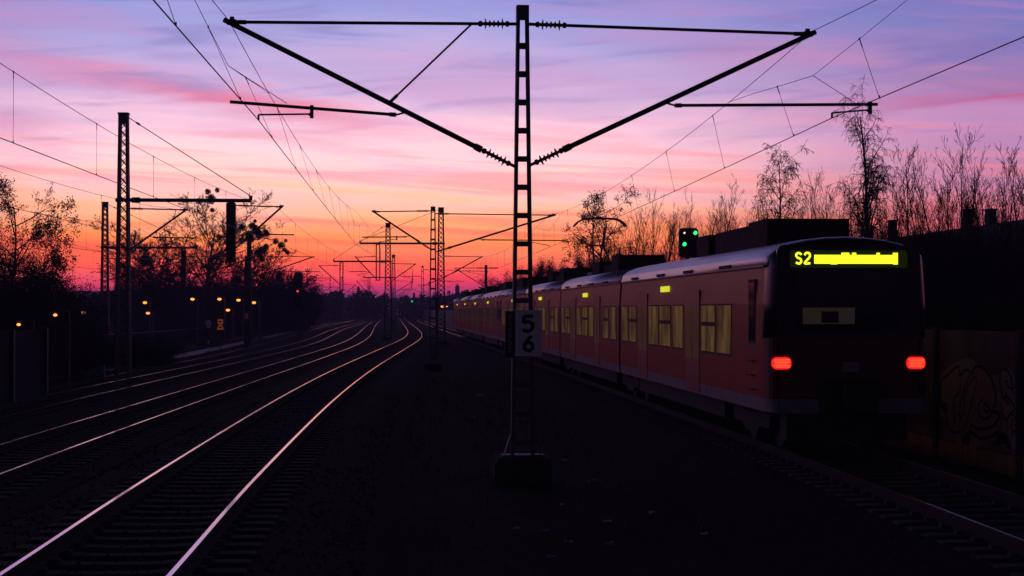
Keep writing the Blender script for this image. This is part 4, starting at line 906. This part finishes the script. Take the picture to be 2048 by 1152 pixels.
# ------------------------------------------------------------------ trees
def tree_mesh(seed, H, r0, style, rmin=.006):
    rn = random.Random(seed); tr, cr, tips = MB(), MB(), []
    def branch(p, d, l, r, lev, mxl):
        n = {0: 9, 1: 6, 2: 4}.get(lev, 3); st = l / n; pts = [p.copy()]; rs = [r]; q = p.copy(); dd = d.copy()
        for i in range(n):
            w = (.06 if style != 'bush' and style != 'robinia' else .10) if lev == 0 else (.16 if style == 'broad' else .22)
            dd = dd + Vector((rn.uniform(-w, w), rn.uniform(-w, w), rn.uniform(-w, w) * .6))
            if style == 'birch' and lev >= 2: dd.z -= .6 if lev >= 3 else .16
            elif lev >= 1: dd.z += {'broad': .075, 'sapling': .13, 'robinia': .04, 'birch': .07, 'bush': .04}[style]
            dd.normalize(); q = q + dd * st; pts.append(q.copy()); rs.append(max(rmin * .8, r * (1 - .8 * (i + 1) / n) if lev else r * (1 - .85 * (i + 1) / n)))
        (tr if lev == 0 else cr).poly(pts, rs, 7 if lev == 0 else (5 if lev == 1 else 3), cap=False)
        if lev >= mxl: tips.append(pts[-1]); tips.append(pts[-2]); return
        cnt = CNT[style][lev]
        for c in range(cnt):
            u = rn.uniform(*RNG[style][min(lev, 1)]) if lev else lerp(*RNG[style][0], (c + rn.random()) / cnt)
            i = min(int(u * n), n - 1); b = pts[i].lerp(pts[i + 1], u * n - i); ad = (pts[i + 1] - pts[i]).normalized()
            ax = ad.orthogonal().normalized(); ax.rotate(Matrix.Rotation(rn.uniform(0, 6.283), 3, ad)); ang = R(rn.uniform(*ANG[style][min(lev, 2)]))
            nd = (ad * math.cos(ang) + ax * math.sin(ang)).normalized()
            ln = l * LEN[style][min(lev, 2)] * rn.uniform(.7, 1.15) * ((1.1 - .42 * u if style == 'broad' else 1.15 - .55 * u) if lev == 0 else 1.1 - .4 * u)
            branch(b, nd, ln, max(rmin, rs[i] * (rn.uniform(.5, .72) if style in ('broad', 'robinia') else rn.uniform(.42, .62))), lev + 1, mxl)
    CNT = {'broad': (24, 10, 7, 4), 'sapling': (17, 5, 3), 'robinia': (17, 7, 5), 'birch': (26, 9, 6), 'bush': (9, 6, 5)}
    RNG = {'broad': ((.2, .98), (.2, 1)), 'sapling': ((.12, .97), (.15, 1)), 'robinia': ((.25, 1), (.25, 1)), 'birch': ((.28, .98), (.15, 1)), 'bush': ((.05, 1), (.1, 1))}
    ANG = {'broad': ((32, 70), (25, 55), (25, 60)), 'sapling': ((18, 42), (22, 45), (20, 50)), 'robinia': ((35, 70), (30, 65), (30, 70)), 'birch': ((22, 48), (30, 65), (20, 60)), 'bush': ((25, 65), (25, 60), (30, 70))}
    LEN = {'broad': (.66, .48, .42), 'sapling': (.36, .42, .45), 'robinia': (.42, .5, .45), 'birch': (.30, .42, .62), 'bush': (.45, .5, .5)}
    mxl = {'broad': 4, 'sapling': 3, 'robinia': 3, 'birch': 3, 'bush': 3}[style]
    if style == 'bush':
        for s in range(7): branch(Vector((rn.uniform(-.3, .3), rn.uniform(-.3, .3), -.2)), Vector((rn.uniform(-.7, .7), rn.uniform(-.7, .7), 1)).normalized(), H * rn.uniform(.6, 1), r0, 0, mxl)
    else: branch(Vector((0, 0, -.3)), Vector((rn.uniform(-.05, .05), rn.uniform(-.05, .05), 1)).normalized(), H, r0, 0, mxl)
    return tr, cr, tips
def leaves(tips, seed, per, spread, size):
    rn = random.Random(seed); m = MB()
    for t in tips:
        for _ in range(per):
            if rn.random() < .25: continue
            c = t + Vector((rn.gauss(0, spread), rn.gauss(0, spread), rn.gauss(0, spread))); a = Vector((rn.uniform(-1, 1), rn.uniform(-1, 1), rn.uniform(-1, 1))).normalized(); b = a.orthogonal().normalized(); s = size * rn.uniform(.6, 1.3)
            m.add([c - a * s, c + b * s * .5, c + a * s, c - b * s * .5], [(0, 1, 2, 3)])
    return m
TB = MB()
def at(m, base):
    m.v = [(x + base[0], y + base[1], z + base[2]) for x, y, z in m.v]; return m
def tree(name, label, cat, base, seed, H, r0, style, group=None, lf=None, bark='bark', mist=(), rz=0, wide=1.0):
    t = thing(name, label, cat, base, group); tr, cr, tips = tree_mesh(seed, H, r0, style, max(.006, base[1] * 1.35e-4)); base = Vector(base)
    k = H / max(v[2] for v in tr.v + cr.v); sc = Matrix.Scale(k, 3)
    for q in (tr, cr): q.v = [(x * k * lerp(1, wide, min(1, z * k / 3)), y * k * lerp(1, wide, min(1, z * k / 3)), z * k) for x, y, z in q.v]
    tips = [Vector((p.x * wide, p.y * wide, p.z)) * k for p in tips]; at(tr, base).build('trunk', bark, t, True); cr = at(cr, base); c = cr.build('crown', 'twig', t)
    if lf: at(leaves(tips, seed + 1, *lf[:3]), base).build('leaves', lf[3], c)
    for (x, y, z, r) in mist:
        rn = random.Random(int(x * 97 + z * 31)); m = MB()
        for _ in range(480):
            d = Vector((rn.gauss(0, 1), rn.gauss(0, 1), rn.gauss(0, 1))).normalized(); c0 = Vector((x, y, z)) + d * r * 1.3 * rn.random() ** .75; a = (d + Vector((rn.uniform(-.6, .6), rn.uniform(-.6, .6), rn.uniform(-.6, .6)))).normalized(); b = a.orthogonal().normalized(); s = r * .26
            m.add([c0 - a * s, c0 + b * s * .45, c0 + a * s, c0 - b * s * .45], [(0, 1, 2, 3)])
        m.build('mistletoe', 'mist', t)
    return t
def tb(px, top, Y, gz=None):
    p = atY(px, top, Y); g_ = ground_z(p.x, Y) if gz is None else gz; return (p.x, Y, g_), p.z - g_
def mball(px, py, rpx, Y): p = atY(px, py, Y); return (p.x, Y + ((px * 7 + py) % 5 - 2) * .3, p.z, rpx * Y / FPX)
b, H = tb(8, 338, 92); tree('leafy_tree', 'tall tree with withered leaves at the left edge', 'tree', b, 11, H * .97, .2, 'robinia', 'trees left of the tracks', (6, .10, .06, 'leaf'), wide=.85)
b, H = tb(75, 385, 88); tree('leafy_tree', 'smaller tree with withered leaves, just right of the one at the left edge', 'tree', b, 23, H * .97, .16, 'robinia', 'trees left of the tracks', (6, .10, .06, 'leaf'), wide=.62)
Yt = 205
b, H = tb(408, 372, Yt); tree('bare_tree', 'big bare tree with fan of branches behind the hanging post of the tall lattice mast', 'tree', b, 17, H, .42, 'broad', 'trees left of the tracks',
     mist=[mball(415, 383, 5, Yt), mball(434, 380, 4, Yt), mball(423, 399, 8, Yt), mball(398, 402, 5, Yt), mball(424, 420, 4, Yt)], wide=1.25)
b, H = tb(345, 430, Yt + 20); tree('bare_tree', 'smaller bare tree left of the big bare one', 'tree', b, 31, H, .34, 'broad', 'trees left of the tracks', wide=1.5)
Yt = 190
mb_ = [(505, 452, 6), (512, 460, 8), (520, 470, 7), (531, 466, 6), (498, 468, 7), (502, 478, 6), (485, 455, 5), (483, 482, 5), (551, 482, 5), (562, 490, 6), (571, 481, 3), (525, 500, 7), (516, 508, 6), (533, 494, 5), (510, 442, 3), (570, 500, 4), (440, 475, 5), (575, 505, 4)]
b, H = tb(520, 452, Yt); tree('mistletoe_tree', 'bare tree hung with many dark mistletoe balls', 'tree', b, 8, H, .36, 'broad', 'trees left of the tracks', mist=[mball(*q, Yt) for q in mb_], wide=1.3)
b, H = tb(576, 535, 230); tree('bare_tree', 'low bare tree right of the mistletoe tree, behind the red signal', 'tree', b, 44, H, .25, 'broad', 'trees left of the tracks', wide=1.6)
b, H = tb(293, 500, 180); tree('bare_tree', 'bare tree with a dark nest-like clump, right of the tall lattice mast', 'tree', b, 52, H, .22, 'broad', 'trees left of the tracks', mist=[mball(293, 520, 9, 180), mball(288, 524, 7, 180), mball(299, 524, 7, 180), mball(300, 553, 6, 180)])
# right side
b, H = tb(1738, 152, 72); tree('birch_tree', 'tallest birch with hanging twigs, rising behind the rear of the train', 'tree', b, 77, H, .17, 'birch', 'trees right of the train', bark='birch')
b, H = tb(1700, 300, 70); tree('birch_tree', 'short leaning birch directly left of the tallest birch', 'tree', b, 78, H * .95, .09, 'birch', 'trees right of the train', bark='birch')
b, H = tb(1570, 282, 84); tree('birch_tree', 'slim smaller birch above the roof boxes of the rear carriage', 'tree', b, 79, H, .11, 'birch', 'trees right of the train', bark='birch')
b, H = tb(1196, 372, 104); tree('leafy_tree', 'tree with withered leaves behind the raised pantograph', 'tree', b, 15, H, .15, 'robinia', 'trees right of the train', (6, .10, .06, 'leaf'))
# saplings in the thicket: six shapes, copied
protos = []
for i in range(6):
    t = thing('bare_sapling', 'thin bare sapling in the thicket beyond the train', 'tree', (0, 0, 0), 'bare saplings beyond the train'); tr, cr, tips = tree_mesh(200 + i, 9.0, .085, 'sapling', .0105)
    k = 9.0 / max(v[2] for v in tr.v + cr.v)
    for q in (tr, cr): q.v = [(x * k, y * k, z * k) for x, y, z in q.v]
    tr.build('trunk', 'bark', t, True); cr.build('crown', 'twig', t); protos.append([t, False])
rn = random.Random(31)
def sapling(px, top, Y, i):
    b, H = tb(px, top, Y); pr = protos[i % 6]; s = H / 9.0; o = pr[0]
    if pr[1]: o = dup(pr[0])
    pr[1] = True; o.location = b; o.rotation_euler = (0, 0, rn.uniform(0, 6.28)); w_ = max(s, .7) * rn.uniform(.6, 1.05); o.scale = (w_, w_, s)
tops = [(1270, 420, 96), (1290, 405, 100), (1308, 372, 92), (1330, 395, 96), (1352, 410, 90), (1392, 365, 84), (1405, 395, 100), (1433, 350, 82), (1450, 385, 90), (1475, 400, 84), (1500, 360, 96), (1520, 390, 80), (1545, 375, 92), (1600, 360, 82), (1622, 335, 78), (1640, 345, 84), (1662, 330, 74),
        (1690, 360, 80), (1770, 345, 70), (1790, 310, 74), (1812, 285, 68), (1830, 330, 74), (1850, 300, 64), (1872, 330, 72), (1888, 285, 66), (1905, 300, 70), (1921, 248, 62), (1940, 300, 72), (1962, 265, 62), (1985, 310, 70), (2005, 300, 60), (2038, 262, 58), (2060, 290, 64), (2090, 270, 60), (1755, 390, 82), (1720, 400, 86), (1565, 400, 88), (1250, 445, 110), (1230, 460, 116), (1420, 420, 92), (1490, 425, 88), (1610, 410, 86), (1680, 415, 80), (1840, 370, 78), (1900, 370, 76), (1960, 370, 74), (2020, 370, 72)]
r5 = random.Random(64)
for _ in range(60): px = r5.uniform(1275, 2100); tops.append((px, lerp(432, 360, sstep(1300, 1900, px)) + r5.uniform(-25, 20), r5.uniform(78, 112)))
for i, (px, top, Y) in enumerate(tops): sapling(px, top + rn.uniform(-6, 6), Y, i)
# bushes: three shapes, copied
bp = []
for i in range(3):
    t = thing('bush', 'dense dark bare bush', 'bush', (0, 0, 0), 'bare bushes'); tr, cr, tips = tree_mesh(300 + i, 5.0, .04, 'bush', .012); k = 5.0 / max(v[2] for v in tr.v + cr.v)
    for q in (tr, cr): q.v = [(x * k, y * k, z * k) for x, y, z in q.v]
    tips = [p * k for p in tips]; tr.build('trunk', 'bark', t); c = cr.build('crown', 'twig', t)
    leaves(tips, 40 + i, 6, .26, .048).build('leaves', 'leaf', c); bp.append([t, False])
def bush(px, top, Y, i, lab, grp, wide=1.0):
    b, H = tb(px, top, Y); pr = bp[i % 3]; s = H / 5.0; o = pr[0]
    if pr[1]: o = dup(pr[0])
    pr[1] = True; o.location = b; o.rotation_euler = (0, 0, rn.uniform(0, 6.28)); w_ = max(.45, min(s, 1.3) * .7) * wide * rn.uniform(.9, 1.2); o.scale = (w_, w_, s); o['label'] = lab; o['group'] = grp
i = 0
for px in range(985, 1300, 13):
    Y = lerp(190, 105, (px - 985) / 315) + rn.uniform(-8, 8); bush(px, lerp(562, 500, ((px - 985) / 315) ** .8) + rn.uniform(-18, 14), Y, i, 'dark leafless bush in the row behind the train roofs', 'bushes beyond the train'); i += 1
for px in range(1290, 2100, 13):
    bush(px, lerp(535, 468, sstep(1300, 1780, px)) + rn.uniform(-14, 16), rn.uniform(62, 84), i, 'dark leafless undergrowth bush among the saplings', 'undergrowth beyond the train'); i += 1
for px in range(1880, 2110, 26):
    bush(px, rn.uniform(560, 610), 33 + rn.uniform(-2, 3) + (2090 - px) * .02, i, 'dark bush leaning over the top of the graffiti barrier', 'bushes over the barrier', .8); i += 1
for px in range(-20, 160, 16):
    bush(px, 500 + max(0, px - 20) * .75 + rn.uniform(-14, 14), 78 + rn.uniform(-6, 10), i, 'dark bush below the two leafy trees on the left', 'bushes at the left edge'); i += 1
for px in range(235, 620, 15):
    bush(px, 556 + rn.uniform(-18, 14) - (12 if 440 < px < 590 else 0), rn.uniform(205, 245), i, 'dark bush in the belt below the big bare trees', 'bushes below the bare trees', 1.0); i += 1
for px in range(160, 330, 22):
    bush(px, 668 + rn.uniform(-8, 10), 92 + rn.uniform(-3, 8), i, 'low scrubby bush behind the foot of the tall lattice mast', 'low scrub by the lattice mast', 1.1); i += 1
# reddish brambles by the parapet
for (px, py, Y) in ((290, 690, 112), (312, 694, 110), (270, 698, 108), (405, 668, 140), (420, 664, 145), (515, 650, 165)):
    b, H = tb(px, py - 22, Y); t = thing('bramble', 'low reddish bramble in front of the parapet wall', 'bush', b, 'reddish brambles'); tr, cr, tips = tree_mesh(int(px), max(.7, H), .02, 'bush'); at(tr, b).build('trunk', 'bramble', t); at(cr, b).build('crown', 'bramble', t)
# conifers and far woods
def far_wood(px0, px1, topf, Y, seed, n, name, label):
    rn2 = random.Random(seed); m = MB()
    for _ in range(n):
        px = rn2.uniform(px0, px1); Yy = Y * rn2.uniform(.9, 1.12); x = atY(px, 600, Yy).x; gz = ground_z(x, Yy); ztop = atY(px, topf(px) + rn2.uniform(-4, 7), Yy).z
        h = ztop - gz; r = h * rn2.uniform(.25, .45)
        for k in range(46):
            u = rn2.random() ** .7; a = rn2.uniform(0, 6.28); rr_ = r * math.sqrt(rn2.random()) * math.sin(math.pi * (.15 + .8 * u)); c = Vector((x + rr_ * math.cos(a), Yy + rr_ * math.sin(a), gz + h * u)); s = h * rn2.uniform(.03, .075)
            d = Vector((rn2.gauss(0, 1), rn2.gauss(0, 1), rn2.gauss(0, 1))).normalized(); e = d.orthogonal().normalized(); m.add([c - d * s, c + e * s * .6, c + d * s, c - e * s * .6], [(0, 1, 2, 3)])
        m.poly([(x, Yy, gz), (x + h * .02, Yy, ztop)], [h * .018, h * .002], 3, False)
    o = m.build(name, 'hill'); return tag(o, label, 'wood', kind='stuff')
far_wood(560, 775, lambda p: 588 + 4 * math.sin(p * .11), 520, 3, 150, 'far_wood', 'hazy wood along the far end of the left tracks')
far_wood(792, 1010, lambda p: 598 - (p - 792) * .10 + 3 * math.sin(p * .2), 560, 4, 150, 'far_wood', 'hazy wood on the slope right of the vanishing tracks')
far_wood(-60, 640, lambda p: 590 + 5 * math.sin(p * .05), 330, 6, 260, 'far_wood', 'dark wood behind the street lamps on the left')
for px, top, lb in ((717, 573, 'small pointed conifer left of the central mast'), (748, 590, 'tiny pointed conifer close to the central mast'), (828, 586, 'small pointed conifer right of the central mast'), (812, 590, 'tiny pointed conifer beside the green signal')):
    Y = 430; p = atY(px, top, Y); gz = ground_z(p.x, Y); h = p.z - gz; t = thing('conifer', lb, 'tree', (p.x, Y, gz), 'far conifers'); rn2 = random.Random(int(px)); m = MB(); m.poly([(p.x, Y, gz), (p.x, Y, p.z)], [.2, .03], 5); m.build('trunk', 'bark', t)
    m = MB()
    for k in range(260):
        u = rn2.random(); a = rn2.uniform(0, 6.28); r = (1 - u) * h * .2 * rn2.uniform(.3, 1.15); c = Vector((p.x + r * math.cos(a), Y + r * math.sin(a), gz + h * (.1 + .9 * u))); d = Vector((math.cos(a), math.sin(a), -.4)) * h * .05; e = d.orthogonal().normalized() * h * .02; m.add([c - d, c + e, c + d, c - e], [(0, 1, 2, 3)])
    m.build('crown', 'evergreen', t)
# hills on the skyline
hm = MB(); Yh = 1300; row = []; rn2 = random.Random(77)
def hill_y(px):
    if px < 700: return 578 + 5 * math.sin(px * .012) + 14 * sstep(560, 700, px)
    return 596 - 12 * sstep(800, 1050, px) - 25 * sstep(1000, 1500, px)
for px in range(-700, 2900, 12):
    p = atY(px, hill_y(px) + rn2.uniform(-1.2, 1.2), Yh); row.append([Vector((p.x, Yh - 260, 3)), Vector((p.x, Yh - 120, 3 + (p.z - 3) * .6)), p, Vector((p.x, Yh + 160, 3))])
hm.loft(row, closed=False); structure(hm.build('hills', 'hill', smooth=True))
p = atY(915, 572, 1040); gz = 3; t = thing('tower_block', 'tall narrow tower block on the hazy skyline right of the slim mast', 'building', (p.x, 1040, gz))
m = MB(); m.bb(p.x - 1.3, p.x + 1.3, 1040, 1043, gz, p.z); m.build('shaft', 'concrete', t); m = MB(); m.bb(p.x - .7, p.x + .7, 1040.6, 1042.4, p.z, p.z + 1.0); m.build('roof_hut', 'concrete', t)

# ------------------------------------------------------------------ low building behind the barrier
XH = 34.0; ya, yb2 = 76.0, atX(1797, 470, XH).y; zr_ = atX(2048, 441, XH).z
hs = thing('house', 'long low dark house with chimneys on its ridge, behind the graffiti barrier', 'building', (XH, (ya + yb2) / 2, 1.5))
zg = ground_z(XH, 90) - .5; ze = zr_ - 2.0
m = MB(); m.bb(XH - 3.6, XH + 3.6, ya, yb2, zg, ze); m.loft([[Vector((XH - 3.6, y, ze)), Vector((XH + 3.6, y, ze)), Vector((XH, y, zr_ - .12))] for y in (ya, yb2)]); m.build('wall', 'brick', hs)
m = MB(); m.loft([[Vector((XH - 4.0, y, ze - .18)), Vector((XH, y, zr_ - .06)), Vector((XH + 4.0, y, ze - .18)), Vector((XH + 4.0, y, ze - .05)), Vector((XH, y, zr_ + .07)), Vector((XH - 4.0, y, ze - .05))] for y in (ya - .2, yb2 + .2)]); rfh = m.build('roof', 'tile', hs)
for px, py, w_ in ((1785, 440, .34), (1936, 418, .27), (1981, 418, .32)):
    p = atX(px, py, XH); m = MB(); m.bb(XH - .22, XH + .22, p.y - w_, p.y + w_, zr_ - .8, p.z - .07); m.bb(XH - .27, XH + .27, p.y - w_ - .06, p.y + w_ + .06, p.z - .07, p.z); m.build('chimney', 'brick', rfh)
for y in (80, 88, 96, 104):
    f = MB().bb(XH - 3.64, XH - 3.6, y - .5, y + .5, ze - 1.7, ze - .5).build('window', 'rubber', hs); MB().bb(XH - 3.65, XH - 3.641, y - .42, y + .42, ze - 1.62, ze - .58).build('pane', 'screen', f)

# ------------------------------------------------------------------ litter, weeds
rl = random.Random(8)
def scrap(px, py, size, mt, label, grp=None):
    p = atZ(px, py, -.56); z = ground_z(p.x, p.y) + .06; m = MB(); n = 5; pts = {}
    for i in range(n):
        for j in range(n): pts[i, j] = Vector((p.x + (i / 4 - .5) * size, p.y + (j / 4 - .5) * size * .8, z + rl.uniform(0, size * .4)))
    v = [pts[i, j] for i in range(n) for j in range(n)]; m.add(v, [(i * n + j, i * n + j + 1, (i + 1) * n + j + 1, (i + 1) * n + j) for i in range(n - 1) for j in range(n - 1)])
    m.add([q + Vector((0, 0, -.004)) for q in v], [(i * n + j, (i + 1) * n + j, (i + 1) * n + j + 1, i * n + j + 1) for i in range(n - 1) for j in range(n - 1)])
    tag(m.build('litter', mt), label, 'litter', grp)
scrap(960, 793, .22, 'paper', 'largest white crumpled bag on the dark gravel left of the near mast', 'scraps of litter')
scrap(1092, 1065, .13, 'bluep', 'bluish plastic scrap on the gravel right below the near mast', 'scraps of litter')
scrap(1104, 1116, .12, 'bluep', 'bluish scrap nearest the bottom edge', 'scraps of litter')
for px, py in ((944, 835), (1013, 861), (1142, 870), (1190, 963), (1175, 965), (860, 758), (1007, 818), (1125, 1010), (1137, 1087), (1218, 1090), (1033, 1058), (1215, 1045), (902, 758), (1128, 922), (1410, 1070), (1305, 1027)):
    scrap(px, py, rl.uniform(.07, .13), 'paper', 'small pale scrap of paper on the dark gravel strip', 'scraps of litter')
m = MB()
for _ in range(900):
    Y = rl.uniform(13, 70); X = rl.uniform(xt(1, Y) + 2.6, 4.6)
    if abs(X - mx) < .5 and abs(Y - YM) < .5: continue
    z = ground_z(X, Y) - .02; n = rl.randint(3, 7)
    for k in range(n):
        h = rl.uniform(.08, .28); a = rl.uniform(0, 6.28); q = Vector((X + rl.gauss(0, .05), Y + rl.gauss(0, .05), z)); tip = q + Vector((math.cos(a) * h * .5, math.sin(a) * h * .5, h)); s = Vector((-math.sin(a), math.cos(a), 0)) * .006
        m.add([q - s, q + s, tip], [(0, 1, 2)])
tag(m.build('grass', 'grass'), 'thin dry grass on the gravel strip', 'grass', kind='stuff')
# loose stones of the near ballast
m = MB()
for _ in range(9000):
    k = rl.choice((0, 1, 1, 1, 2)); Y = 12 + 40 * rl.random() ** 1.6; o = rl.uniform(-2.4, 2.4)
    if abs(abs(o) - .7525) < .12: continue
    h = -.195 if abs(o) < 1.75 else -.20 - (abs(o) - 1.75) * .4; c = Vector((xt(k, Y) + o, Y, zrail(k, Y) + h + .005)); s = rl.uniform(.02, .038); r_ = [Vector((rl.uniform(.6, 1.2) * s * a, rl.uniform(.6, 1.2) * s * b, rl.uniform(.6, 1.1) * s * d)) for a, b, d in ((1, 0, 0), (0, 1, 0), (-1, 0, 0), (0, -1, 0), (0, 0, 1))]
    m.add([c + v for v in r_], [(0, 1, 4), (1, 2, 4), (2, 3, 4), (3, 0, 4)])
tag(m.build('gravel', 'ballast'), 'loose stones of the ballast', 'gravel', kind='stuff')

# ------------------------------------------------------------------ haze
hz = MB(); hz.bb(-950, 950, -70, 2400, -3.5, 33)
hm_ = bpy.data.materials.new('haze'); hm_.use_nodes = True; t = hm_.node_tree; t.nodes.clear(); o_ = t.nodes.new('ShaderNodeOutputMaterial'); v_ = t.nodes.new('ShaderNodeVolumePrincipled')
v_.inputs['Color'].default_value = (.62, .62, 1.0, 1); v_.inputs['Density'].default_value = .00042; v_.inputs['Anisotropy'].default_value = .35; t.links.new(v_.outputs[0], o_.inputs['Volume'])
MT['haze'] = hm_; ho = hz.build('haze', 'haze'); ho['kind'] = 'stuff'
